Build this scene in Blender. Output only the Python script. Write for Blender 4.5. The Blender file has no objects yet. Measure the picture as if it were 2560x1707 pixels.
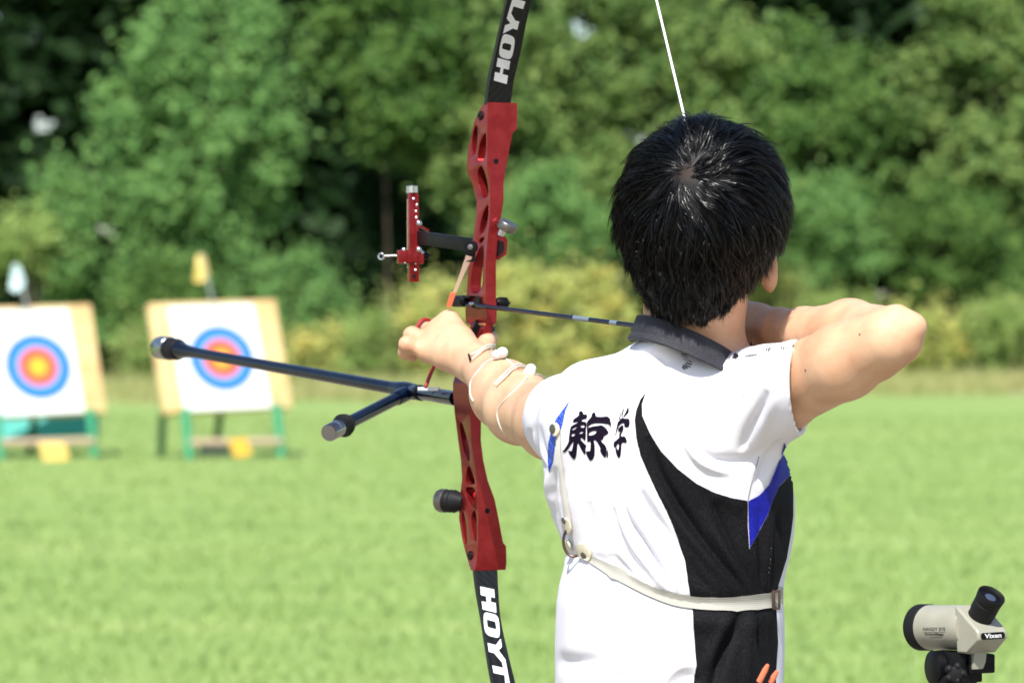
import bpy, bmesh, math, random
import numpy as np
from mathutils import Vector, Matrix
from mathutils.bvhtree import BVHTree
from mathutils.geometry import delaunay_2d_cdt
R = math.radians
random.seed(7); rng = np.random.default_rng(7)
scene = bpy.context.scene
COL = scene.collection

# ------------------------------------------------------------------ camera
FPX = 9600.0                      # focal length in units of photo pixels (2560 wide)
HY = 820.0                        # photo row of the horizon
CZ = 1.35                         # camera height
cam_d = bpy.data.cameras.new('camera'); cam = bpy.data.objects.new('camera', cam_d); COL.objects.link(cam)
cam.location = (0, 0, CZ); cam.rotation_euler = (R(90), 0, 0)
cam_d.sensor_width = 36.0; cam_d.lens = 36.0*FPX/2560.0
cam_d.shift_y = (HY-853.5)/2560.0
cam_d.clip_end = 2000; cam_d.clip_start = 0.1
cam_d.dof.use_dof = True; cam_d.dof.focus_distance = 4.33; cam_d.dof.aperture_fstop = 8.4
scene.camera = cam

# ------------------------------------------------------------------ light
SUN_EL, SUN_AZ = 51.0, 191.0      # azimuth clockwise from +Y: behind the camera, to its left
w = bpy.data.worlds.new("World"); scene.world = w; w.use_nodes = True
wn = w.node_tree.nodes; wl = w.node_tree.links
sky = wn.new('ShaderNodeTexSky'); sky.sky_type = 'NISHITA'; sky.sun_disc = False
sky.sun_elevation = R(SUN_EL); sky.sun_rotation = R(SUN_AZ)
bg = wn['Background']; bg.inputs['Strength'].default_value = 0.12
wl.new(sky.outputs[0], bg.inputs['Color'])
sun_d = bpy.data.lights.new('sun', 'SUN'); sun = bpy.data.objects.new('sun', sun_d); COL.objects.link(sun)
sun_d.energy = 4.4; sun_d.angle = R(0.5); sun_d.color = (1.0, 0.965, 0.90)
_sd = Vector((math.cos(R(SUN_EL))*math.sin(R(SUN_AZ)), math.cos(R(SUN_EL))*math.cos(R(SUN_AZ)), math.sin(R(SUN_EL))))
sun.rotation_euler = _sd.to_track_quat('Z', 'Y').to_euler()
sun.location = (0, 0, 30)
scene.view_settings.view_transform = 'Standard'; scene.view_settings.look = 'None'
scene.view_settings.exposure = 0.56; scene.view_settings.gamma = 1.0
scene.render.engine = 'CYCLES'
scene.cycles.max_bounces = 6; scene.cycles.diffuse_bounces = 3; scene.cycles.transparent_max_bounces = 4

# ------------------------------------------------------------------ helpers
def P(px, py, d):
    return np.array([(px-1280.0)/FPX*d, d, CZ-(py-HY)/FPX*d])
def V(a): return Vector([float(t) for t in a])
def unit(a):
    a = np.asarray(a, float); return a/np.linalg.norm(a)
def px_of(p):
    p = np.asarray(p); return 1280+p[..., 0]/p[..., 1]*FPX, HY-(p[..., 2]-CZ)/p[..., 1]*FPX
def tag(o, label=None, cat=None, group=None, kind=None):
    if label: o['label'] = label
    if cat: o['category'] = cat
    if group: o['group'] = group
    if kind: o['kind'] = kind
    return o
WORLD = {}
def empty(name, loc, label, cat, group=None):
    o = bpy.data.objects.new(name, None); COL.objects.link(o)
    o.location = V(loc); o.empty_display_size = 0.1
    WORLD[o] = np.array(loc, float)
    return tag(o, label, cat, group)
def mesh_obj(name, verts, faces, mat=None, parent=None, smooth=True, auto=None):
    verts = np.asarray(verts, np.float64).reshape(-1, 3)
    off = WORLD.get(parent, np.zeros(3)) if parent is not None else np.zeros(3)
    me = bpy.data.meshes.new(name)
    v = (verts-off).astype(np.float32)
    if isinstance(faces, np.ndarray):
        n, k = faces.shape
        me.vertices.add(len(v)); me.vertices.foreach_set('co', v.ravel())
        me.loops.add(n*k); me.loops.foreach_set('vertex_index', faces.astype(np.int32).ravel())
        me.polygons.add(n); me.polygons.foreach_set('loop_start', np.arange(0, n*k, k, dtype=np.int32))
        me.update(calc_edges=True)
    else:
        me.from_pydata([tuple(map(float, t)) for t in v], [], [tuple(map(int, f)) for f in faces])
    if smooth: me.polygons.foreach_set('use_smooth', [True]*len(me.polygons))
    me.update()
    if auto is not None:
        try: me.set_sharp_from_angle(angle=R(auto))
        except Exception: pass
    o = bpy.data.objects.new(name, me); COL.objects.link(o)
    if parent is not None: o.parent = parent
    WORLD[o] = off
    if mat: me.materials.append(mat)
    return o
class MB:
    "collects shapes of ONE part in world coordinates"
    def __init__(s): s.v = []; s.f = []; s.n = 0
    def add(s, verts, faces):
        verts = np.asarray(verts, float).reshape(-1, 3)
        s.v.append(verts); s.f += [tuple(i+s.n for i in f) for f in faces]; s.n += len(verts); return s
    def box(s, c, half, ax=None, bev=0.0):
        c = np.asarray(c, float); A = np.eye(3) if ax is None else np.asarray(ax, float)
        if bev <= 0:
            vs = [c+A[0]*half[0]*i+A[1]*half[1]*j+A[2]*half[2]*k for i in (-1, 1) for j in (-1, 1) for k in (-1, 1)]
            return s.add(vs, [(0, 1, 3, 2), (4, 6, 7, 5), (0, 4, 5, 1), (2, 3, 7, 6), (0, 2, 6, 4), (1, 5, 7, 3)])
        bm = bmesh.new(); bmesh.ops.create_cube(bm, size=2.0)
        for v in bm.verts: v.co = Vector((v.co.x*half[0], v.co.y*half[1], v.co.z*half[2]))
        bmesh.ops.bevel(bm, geom=list(bm.edges), offset=bev, segments=2, affect='EDGES', profile=0.6)
        vs = [c+A[0]*v.co.x+A[1]*v.co.y+A[2]*v.co.z for v in bm.verts]
        bm.verts.index_update(); fs = [tuple(v.index for v in f.verts) for f in bm.faces]; bm.free()
        return s.add(vs, fs)
    def tube(s, pts, r, n=10, cap=True, flat=None):
        pts = [np.asarray(p, float) for p in pts]; m = len(pts)
        rs = r if hasattr(r, '__len__') else [r]*m
        prev = None; vs = []
        for i, p in enumerate(pts):
            t = unit(pts[min(i+1, m-1)]-pts[max(i-1, 0)])
            if prev is None:
                a = np.array([0, 0, 1.0]) if abs(t[2]) < 0.9 else np.array([1.0, 0, 0])
                x = unit(np.cross(a, t))
            else: x = unit(prev-t*np.dot(prev, t))
            prev = x; y = np.cross(t, x)
            for k in range(n):
                a = 2*math.pi*k/n; vs.append(p+(x*math.cos(a)+y*math.sin(a))*rs[i])
        fs = [(i*n+k, i*n+(k+1) % n, (i+1)*n+(k+1) % n, (i+1)*n+k) for i in range(m-1) for k in range(n)]
        if cap: fs += [tuple(range(n))[::-1], tuple((m-1)*n+k for k in range(n))]
        return s.add(vs, fs)
    def lathe(s, c, axis, prof, n=32, cap=True):
        "prof = [(along, radius), ...]"
        axis = unit(axis); pts = [np.asarray(c, float)+axis*t for t, _ in prof]
        a = np.array([0, 0, 1.0]) if abs(axis[2]) < 0.9 else np.array([1.0, 0, 0])
        x = unit(np.cross(a, axis)); y = np.cross(axis, x); vs = []
        for (t, r), p in zip(prof, pts):
            for k in range(n):
                q = 2*math.pi*k/n; vs.append(p+(x*math.cos(q)+y*math.sin(q))*r)
        m = len(prof)
        fs = [(i*n+k, i*n+(k+1) % n, (i+1)*n+(k+1) % n, (i+1)*n+k) for i in range(m-1) for k in range(n)]
        if cap: fs += [tuple(range(n))[::-1], tuple((m-1)*n+k for k in range(n))]
        return s.add(vs, fs)
    def sphere(s, c, r, n=16, ax=None):
        c = np.asarray(c, float); r = np.asarray(r, float)*np.ones(3); A = np.eye(3) if ax is None else np.asarray(ax)
        vs = []; m = n//2
        for i in range(m+1):
            th = math.pi*i/m
            for k in range(n):
                ph = 2*math.pi*k/n
                q = np.array([math.sin(th)*math.cos(ph), math.sin(th)*math.sin(ph), math.cos(th)])*r
                vs.append(c+q@A)
        fs = [(i*n+k, (i+1)*n+k, (i+1)*n+(k+1) % n, i*n+(k+1) % n) for i in range(m) for k in range(n)]
        return s.add(vs, fs)
    def prism(s, poly, vec):
        "poly = list of 3D points, extruded by vec"
        poly = [np.asarray(p, float) for p in poly]; n = len(poly); vec = np.asarray(vec, float)
        vs = poly+[p+vec for p in poly]
        fs = [tuple(range(n)), tuple(range(2*n-1, n-1, -1))]+[(i, i+n, (i+1) % n+n, (i+1) % n) for i in range(n)]
        return s.add(vs, fs)
    def build(s, name, mat, parent=None, smooth=True, auto=35, bevel=0, fix=True):
        vs = np.concatenate(s.v)
        o = mesh_obj(name, vs, s.f, mat, parent, smooth, None)
        if fix:
            bm = bmesh.new(); bm.from_mesh(o.data); bmesh.ops.recalc_face_normals(bm, faces=bm.faces); bm.to_mesh(o.data); bm.free()
        if smooth and auto is not None:
            o.data.set_sharp_from_angle(angle=R(auto))
        if bevel:
            m = o.modifiers.new('bevel', 'BEVEL'); m.width = bevel; m.segments = 2; m.limit_method = 'ANGLE'; m.angle_limit = R(40)
            m.harden_normals = False
        return o
def curve_pts(ctrl, n=24):
    "Catmull-Rom through control points"
    c = [np.asarray(p, float) for p in ctrl]; c = [2*c[0]-c[1]]+c+[2*c[-1]-c[-2]]; out = []
    seg = len(c)-3; per = max(2, n//seg)
    for i in range(seg):
        p0, p1, p2, p3 = c[i:i+4]
        for k in range(per):
            t = k/per
            out.append(0.5*((2*p1)+(-p0+p2)*t+(2*p0-5*p1+4*p2-p3)*t*t+(-p0+3*p1-3*p2+p3)*t**3))
    out.append(c[-2]); return out

# ------------------------------------------------------------------ materials
def new_mat(name, col, rough=0.6, metal=0.0, spec=0.5, **kw):
    m = bpy.data.materials.new(name); m.use_nodes = True; nt = m.node_tree
    b = nt.nodes['Principled BSDF']
    b.inputs['Base Color'].default_value = (*col, 1); b.inputs['Roughness'].default_value = rough
    b.inputs['Metallic'].default_value = metal; b.inputs['Specular IOR Level'].default_value = spec
    for k, v in kw.items(): b.inputs[k].default_value = v
    return m
def nodes_of(m): return m.node_tree.nodes, m.node_tree.links, m.node_tree.nodes['Principled BSDF']
def noise_tex(m, scale, detail=4, rough=0.55, coord='Object', stretch=None):
    n, l, b = nodes_of(m)
    tc = n.new('ShaderNodeTexCoord'); out = tc.outputs[coord]
    if stretch:
        mp = n.new('ShaderNodeMapping'); mp.inputs['Scale'].default_value = stretch; l.new(out, mp.inputs[0]); out = mp.outputs[0]
    t = n.new('ShaderNodeTexNoise'); t.inputs['Scale'].default_value = scale
    t.inputs['Detail'].default_value = detail; t.inputs['Roughness'].default_value = rough
    l.new(out, t.inputs['Vector']); return t
def ramp(m, src, stops):
    n, l, b = nodes_of(m); r = n.new('ShaderNodeValToRGB'); cr = r.color_ramp
    while len(cr.elements) < len(stops): cr.elements.new(0.5)
    for e, (p, c) in zip(cr.elements, stops):
        e.position = p; e.color = (*c, 1) if len(c) == 3 else c
    l.new(src, r.inputs[0]); return r
def vary(m, c1, c2, scale, detail=4, lo=0.35, hi=0.65, coord='Object', stretch=None):
    t = noise_tex(m, scale, detail, 0.55, coord, stretch); r = ramp(m, t.outputs['Fac'], [(lo, c1), (hi, c2)])
    n, l, b = nodes_of(m); l.new(r.outputs[0], b.inputs['Base Color']); return r
def bump(m, scale, strength, dist, detail=3, stretch=None, tex=None):
    n, l, b = nodes_of(m); t = tex or noise_tex(m, scale, detail, 0.6, 'Object', stretch)
    bp = n.new('ShaderNodeBump'); bp.inputs['Strength'].default_value = strength; bp.inputs['Distance'].default_value = dist
    l.new(t.outputs[0], bp.inputs['Height']); l.new(bp.outputs[0], b.inputs['Normal']); return bp

M = {}
M['skin'] = new_mat('skin', (0.64, 0.40, 0.265), 0.48, spec=0.4)
M['skin'].node_tree.nodes['Principled BSDF'].inputs['Subsurface Weight'].default_value = 0.12
M['skin'].node_tree.nodes['Principled BSDF'].inputs['Subsurface Radius'].default_value = (1.0, 0.35, 0.2)
M['skin'].node_tree.nodes['Principled BSDF'].inputs['Subsurface Scale'].default_value = 0.006
vary(M['skin'], (0.75, 0.475, 0.295), (0.61, 0.325, 0.19), 24, 6, 0.3, 0.7)
bump(M['skin'], 700, 0.55, 0.0007, 4)
M['hair'] = new_mat('black_hair', (0.0010, 0.0009, 0.0011), 0.30, spec=0.16)
M['white_cloth'] = new_mat('white_jersey', (0.80, 0.785, 0.835), 0.85, spec=0.12)
bump(M['white_cloth'], 1500, 0.3, 0.0004, 2, (1, 1, 3))
M['black_cloth'] = new_mat('black_jersey', (0.003, 0.003, 0.004), 0.7, spec=0.12)
bump(M['black_cloth'], 1300, 0.6, 0.0006, 2)
vary(M['black_cloth'], (0.0045, 0.0045, 0.0055), (0.020, 0.020, 0.024), 700, 2, 0.45, 0.78)
M['blue_cloth'] = new_mat('blue_jersey', (0.01, 0.02, 0.42), 0.6, spec=0.3)
vary(M['blue_cloth'], (0.003, 0.004, 0.26), (0.012, 0.022, 0.40), 600, 2, 0.45, 0.75)
M['blue_print'] = new_mat('blue_mesh_cloth', (0.02, 0.07, 0.55), 0.6)
vary(M['blue_print'], (0.006, 0.02, 0.36), (0.08, 0.20, 0.75), 450, 2, 0.42, 0.62)
M['print'] = new_mat('dark_lettering', (0.008, 0.004, 0.014), 0.8, spec=0.1)
M['collar'] = new_mat('collar_cloth', (0.035, 0.035, 0.045), 0.75)
vary(M['collar'], (0.016, 0.016, 0.022), (0.036, 0.036, 0.046), 500, 3)
bump(M['collar'], 900, 0.5, 0.0006)
M['red'] = new_mat('red_anodised', (0.24, 0.016, 0.018), 0.26, metal=0.65, spec=0.5)
vary(M['red'], (0.25, 0.014, 0.016), (0.32, 0.025, 0.027), 60, 4)
bump(M['red'], 220, 0.12, 0.0005, 3, (1, 1, 0.15))
M['red_cord'] = new_mat('red_cord', (0.32, 0.012, 0.02), 0.55)
M['carbon'] = new_mat('black_carbon', (0.006, 0.007, 0.008), 0.4, spec=0.28)
M['navy'] = new_mat('navy_carbon', (0.002, 0.005, 0.02), 0.16, spec=0.35)
vary(M['navy'], (0.001, 0.0025, 0.009), (0.002, 0.005, 0.020), 40, 2)
M['black'] = new_mat('black_plastic', (0.006, 0.006, 0.007), 0.42, spec=0.18)
vary(M['black'], (0.002, 0.0024, 0.003), (0.006, 0.006, 0.007), 80, 3)
M['rubber'] = new_mat('black_rubber', (0.008, 0.008, 0.009), 0.6, spec=0.25)
M['chrome'] = new_mat('brushed_steel', (0.62, 0.62, 0.62), 0.22, metal=1.0)
bump(M['chrome'], 300, 0.15, 0.0004)
M['dull_steel'] = new_mat('dull_steel', (0.34, 0.34, 0.35), 0.25, metal=1.0); bump(M['dull_steel'], 200, 0.2, 0.0005)
M['steel'] = new_mat('dark_steel', (0.22, 0.20, 0.18), 0.35, metal=0.9)
M['bronze'] = new_mat('worn_bronze', (0.13, 0.085, 0.065), 0.35, metal=0.85)
M['white_paint'] = new_mat('white_paint', (0.78, 0.80, 0.80), 0.5)
M['orange'] = new_mat('orange_plastic', (0.85, 0.20, 0.10), 0.45)
M['cord'] = new_mat('cream_cord', (0.72, 0.68, 0.56), 0.7)
M['bead'] = new_mat('white_bead', (0.8, 0.8, 0.8), 0.35)
M['strap'] = new_mat('cream_webbing', (0.40, 0.39, 0.345), 0.85, spec=0.1)
M['leather'] = new_mat('cream_leather', (0.70, 0.64, 0.48), 0.55)
M['string'] = new_mat('white_string', (0.8, 0.8, 0.8), 0.5)
def line_bump(m, scale, axis='Z', strength=0.25, dist=0.0006):
    n, l, b = nodes_of(m); tc = n.new('ShaderNodeTexCoord'); wv = n.new('ShaderNodeTexWave')
    wv.bands_direction = axis; wv.inputs['Scale'].default_value = scale; l.new(tc.outputs['Object'], wv.inputs[0])
    bp = n.new('ShaderNodeBump'); bp.inputs['Strength'].default_value = strength; bp.inputs['Distance'].default_value = dist
    l.new(wv.outputs['Fac'], bp.inputs['Height']); l.new(bp.outputs[0], b.inputs['Normal'])
line_bump(M['strap'], 160)
# carbon weave on the limbs
n, l, b = nodes_of(M['carbon'])
tc = n.new('ShaderNodeTexCoord'); ck = n.new('ShaderNodeTexChecker'); ck.inputs['Scale'].default_value = 420
ck.inputs['Color1'].default_value = (0.003, 0.004, 0.005, 1); ck.inputs['Color2'].default_value = (0.016, 0.018, 0.018, 1)
l.new(tc.outputs['Object'], ck.inputs[0]); l.new(ck.outputs[0], b.inputs['Base Color'])

# ------------------------------------------------------------------ implicit surfaces
def f_rc(a, b, ra, rb):
    a = np.asarray(a, np.float32); ba = (np.asarray(b)-a).astype(np.float32); L2 = float(ba@ba)
    def f(p):
        q = p-a; t = np.clip(q@ba/L2, 0, 1); q -= t[:, None]*ba
        return np.sqrt((q*q).sum(1))-(ra+t*(rb-ra))
    lo = np.minimum(a-ra, a+ba-rb); hi = np.maximum(a+ra, a+ba+rb); f.bb = (lo, hi); return f
def f_ell(c, r, A=None):
    c = np.asarray(c, np.float32); r = np.asarray(r, np.float32)
    A = np.eye(3, dtype=np.float32) if A is None else np.asarray(A, np.float32)
    def f(p):
        q = (p-c)@A.T; k0 = np.sqrt(((q/r)**2).sum(1)); k1 = np.sqrt(((q/(r*r))**2).sum(1))+1e-9
        return k0*(k0-1)/k1
    m = float(max(r)); f.bb = (c-m, c+m); return f
def f_loft(rows, n=2.2):
    "rows (z, cx, cy, a, b) ascending z"
    rows = sorted(rows); Z = np.array([r[0] for r in rows]); C = np.array([r[1:] for r in rows])
    def f(p):
        z = p[:, 2]; cx, cy, a, b = [np.interp(z, Z, C[:, i]).astype(np.float32) for i in range(4)]
        x = p[:, 0]-cx; y = p[:, 1]-cy
        rho = (np.abs(x/a)**n+np.abs(y/b)**n)**(1.0/n)+1e-6
        d = np.sqrt(x*x+y*y)*(1-1/rho); d = np.where(rho < 0.3, -0.7*np.minimum(a, b), d)
        return np.maximum(d, np.maximum(z-Z[-1], Z[0]-z))
    m = C[:, 2:].max(); f.bb = (np.array([C[:, 0].min()-m, C[:, 1].min()-m, Z[0]]), np.array([C[:, 0].max()+m, C[:, 1].max()+m, Z[-1]])); return f
def smin(a, b, k):
    h = np.maximum(k-np.abs(a-b), 0)/k; return np.minimum(a, b)-h*h*k*0.25
def ev(f, p, pad):
    "evaluate only near the primitive's box"
    lo, hi = f.bb; m = np.all((p > lo-pad) & (p < hi+pad), axis=1)
    d = np.full(len(p), 1.0, np.float32)
    if m.any(): d[m] = f(p[m])
    return d
def blend(prims, k, pad=0.06):
    def f(p):
        D = np.full(len(p), 1.0, np.float32)
        for g in prims:
            kk = k
            if isinstance(g, tuple): g, kk = g
            D = smin(D, ev(g, p, pad), kk)
        return D
    f.bb = (np.min([(g[0] if isinstance(g, tuple) else g).bb[0] for g in prims], axis=0), np.max([(g[0] if isinstance(g, tuple) else g).bb[1] for g in prims], axis=0))
    return f
def polygonise(f, h, relax=1):
    lo, hi = f.bb; lo = np.asarray(lo, float)-3*h; hi = np.asarray(hi, float)+3*h; H = 8*h
    nb = np.ceil((hi-lo)/H).astype(int)
    g = np.stack(np.meshgrid(*[np.arange(k) for k in nb], indexing='ij'), -1).reshape(-1, 3)
    c = (lo+(g+0.5)*H).astype(np.float32); keep = np.abs(f(c)) < H*1.15; g = g[keep]
    q = np.stack(np.meshgrid(*[np.arange(9)]*3, indexing='ij'), -1).reshape(-1, 3)
    F = np.empty((len(g), 729), np.float32); ch = 1200
    for i in range(0, len(g), ch):
        pts = (lo+((g[i:i+ch, None, :]*8+q[None])*h)).astype(np.float32).reshape(-1, 3)
        F[i:i+ch] = f(pts).reshape(-1, 729)
    F = F.reshape(-1, 9, 9, 9); S = F < 0
    cnt = np.zeros((len(g), 8, 8, 8), np.int8)
    for a in (0, 1):
        for b_ in (0, 1):
            for c_ in (0, 1): cnt += S[:, a:a+8, b_:b_+8, c_:c_+8]
    B, I, J, K = np.nonzero((cnt > 0) & (cnt < 8))
    NY, NZ = nb[1]*8+8, nb[2]*8+8
    gid = lambda x, y, z: (x.astype(np.int64)*NY+y)*NZ+z
    G = g[B]*8+np.stack([I, J, K], 1)
    ids = gid(G[:, 0], G[:, 1], G[:, 2]); order = np.argsort(ids); sid = ids[order]
    acc = np.zeros((len(B), 3)); num = np.zeros(len(B))
    corners = [(a, b_, c_) for a in (0, 1) for b_ in (0, 1) for c_ in (0, 1)]
    for a in corners:
        for ax in range(3):
            if a[ax]: continue
            e = list(a); e[ax] = 1
            fa = F[B, I+a[0], J+a[1], K+a[2]]; fb = F[B, I+e[0], J+e[1], K+e[2]]
            m = (fa < 0) != (fb < 0); t = fa[m]/(fa[m]-fb[m])
            pos = np.tile(np.array(a, float), (m.sum(), 1)); pos[:, ax] = t
            acc[m] += pos; num[m] += 1
    v = lo+(G+acc/num[:, None])*h
    quads = []
    for ax in range(3):
        sl0 = [slice(None)]+[slice(0, 8)]*3; sl1 = list(sl0); sl1[ax+1] = slice(1, 9)
        s0 = S[tuple(sl0)]; s1 = S[tuple(sl1)]
        b2, i2, j2, k2 = np.nonzero(s0 != s1)
        base = g[b2]*8+np.stack([i2, j2, k2], 1); flip = s0[b2, i2, j2, k2]
        u_, v_ = (ax+1) % 3, (ax+2) % 3
        cs = []
        for du, dv in ((0, 0), (-1, 0), (-1, -1), (0, -1)):
            t = base.copy(); t[:, u_] += du; t[:, v_] += dv
            k = gid(t[:, 0], t[:, 1], t[:, 2]); p_ = np.searchsorted(sid, k); p_ = np.clip(p_, 0, len(sid)-1)
            ok = sid[p_] == k; cs.append(np.where(ok, order[p_], -1))
        qd = np.stack(cs, 1); good = (qd >= 0).all(1); qd = qd[good]; fl = flip[good]
        qd[~fl] = qd[~fl][:, ::-1]; quads.append(qd)
    quads = np.concatenate(quads)
    for _ in range(relax): v = relaxed(v, quads, 0.5)
    return v, quads
def relaxed(v, quads, w):
    acc = np.zeros_like(v); num = np.zeros(len(v))
    for i in range(4):
        a = quads[:, i]; b_ = quads[:, (i+1) % 4]
        for d in range(3): acc[:, d] += np.bincount(a, v[b_, d], len(v))+np.bincount(b_, v[a, d], len(v))
        num += np.bincount(a, minlength=len(v))+np.bincount(b_, minlength=len(v))
    return v*(1-w)+w*acc/np.maximum(num, 1)[:, None]
def vnormals(v, q):
    n = np.cross(v[q[:, 2]]-v[q[:, 0]], v[q[:, 3]]-v[q[:, 1]]); N = np.zeros_like(v)
    for i in range(4):
        for d in range(3): N[:, d] += np.bincount(q[:, i], n[:, d], len(v))
    return N/np.maximum(np.linalg.norm(N, axis=1), 1e-12)[:, None]
def bvh_of(v, f): return BVHTree.FromPolygons([tuple(t) for t in v.tolist()], [tuple(t) for t in f.tolist()])
CAMP = Vector((0, 0, CZ))
def hit(bvh, px, py, off=0.0):
    d = V(P(px, py, 1.0))-CAMP; d.normalize()
    loc, nor, idx, dist = bvh.ray_cast(CAMP, d)
    if loc is None: return None
    if nor.dot(d) > 0: nor = -nor
    return np.array(loc+nor*off)
def pip(pt, loops):
    x, y = pt; c = False
    for L in loops:
        j = len(L)-1
        for i in range(len(L)):
            if (L[i][1] > y) != (L[j][1] > y) and x < (L[j][0]-L[i][0])*(y-L[i][1])/(L[j][1]-L[i][1])+L[i][0]: c = not c
            j = i
    return c
def pip_np(X, Y, loops):
    c = np.zeros(X.shape, bool)
    for L in loops:
        j = len(L)-1
        for i in range(len(L)):
            yi, yj, xi, xj = L[i][1], L[j][1], L[i][0], L[j][0]
            if yi != yj: c ^= ((yi > Y) != (yj > Y)) & (X < (xj-xi)*(Y-yi)/(yj-yi)+xi)
            j = i
    return c
def smooth_loop(L, it=1):
    for _ in range(it):
        L = [q for i in range(len(L)) for q in ((L[i][0]*.75+L[(i+1) % len(L)][0]*.25, L[i][1]*.75+L[(i+1) % len(L)][1]*.25),
                                                (L[i][0]*.25+L[(i+1) % len(L)][0]*.75, L[i][1]*.25+L[(i+1) % len(L)][1]*.75))]
    return L
def lay_on(bvh, loops, off, g=5.0):
    "triangulate a flat outline finely and lay it on a surface"
    pts = []; edges = []
    for L in loops:
        s = len(pts); L2 = []
        for i in range(len(L)):
            a = np.array(L[i], float); b_ = np.array(L[(i+1) % len(L)], float); k = max(1, int(np.hypot(*(b_-a))/g))
            for t in range(k): L2.append(a+(b_-a)*t/k)
        pts += [Vector((float(q[0]), float(q[1]))) for q in L2]; n_ = len(L2)
        edges += [(s+i, s+(i+1) % n_) for i in range(n_)]
    xs = [p.x for p in pts]; ys = [p.y for p in pts]
    X, Y = np.meshgrid(np.arange(min(xs), max(xs), g), np.arange(min(ys), max(ys), g))
    X = X+(np.arange(X.shape[0]) % 2)[:, None]*g*0.5
    m = pip_np(X, Y, loops); pts += [Vector((float(a), float(b_))) for a, b_ in zip(X[m], Y[m])]
    ov, oe, of, _, _, _ = delaunay_2d_cdt(pts, edges, [], 0, 1e-3)
    V3 = [hit(bvh, p.x, p.y, off) for p in ov]
    T = [f for f in of if all(V3[i] is not None for i in f)]
    C = [(sum(ov[i].x for i in f)/3, sum(ov[i].y for i in f)/3) for f in T]
    if not T: return None
    ins = pip_np(np.array([c[0] for c in C]), np.array([c[1] for c in C]), loops)
    T = [f for f, k in zip(T, ins) if k]
    T = [f for f in T if max(abs(V3[f[0]][1]-V3[f[1]][1]), abs(V3[f[0]][1]-V3[f[2]][1])) < 0.03]
    used = sorted({i for f in T for i in f}); mp = {u: i for i, u in enumerate(used)}
    return np.array([V3[u] for u in used]), [tuple(mp[i] for i in f) for f in T]
def decal(name, outlines, bvh, mat, parent, off=0.0006, g=5.0):
    "outlines: list of [outer, hole, hole...]; all become one printed part"
    mb = MB()
    for loops in outlines:
        r = lay_on(bvh, loops, off, g)
        if r: mb.add(*r)
    o = mb.build(name, mat, parent, fix=False, auto=None); return o
def scaled(L, ox, oy, s): return [(ox+x/s, oy+y/s) for x, y in L]

# ================================================================== the archer
person = empty('person', (0.17, 4.15, 0), 'archer seen from behind in white, black and blue polo shirt, drawing the red bow', 'person')
D3 = unit((-0.433, 0.901, 0.05))         # where the arrow points
W3 = unit(np.cross(D3, (0, 0, 1)))       # to the archer's right of it
U3 = np.cross(W3, D3)
# joints (photo position + distance)
S_R, H_R, E_R = P(1832, 1000, 4.10), P(1998, 972, 4.01), P(2240, 838, 3.90)
W_R, F_R = P(1952, 828, 4.13), P(2120, 820, 4.02)
S_L, H_L, E_L = P(1480, 1046, 4.17), P(1398, 1062, 4.33), P(1290, 1012, 4.46)
W_L = P(1200, 918, 4.62)
HEAD = P(1752, 505, 4.06); HF = unit((-0.40, 0.915, -0.03)); HR = unit(np.cross(HF, (0, 0, 1))); HU = np.cross(HR, HF)
HA = np.array([HR, HF, HU])
def hp(r, f, u): return HEAD+HR*r+HF*f+HU*u

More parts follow.
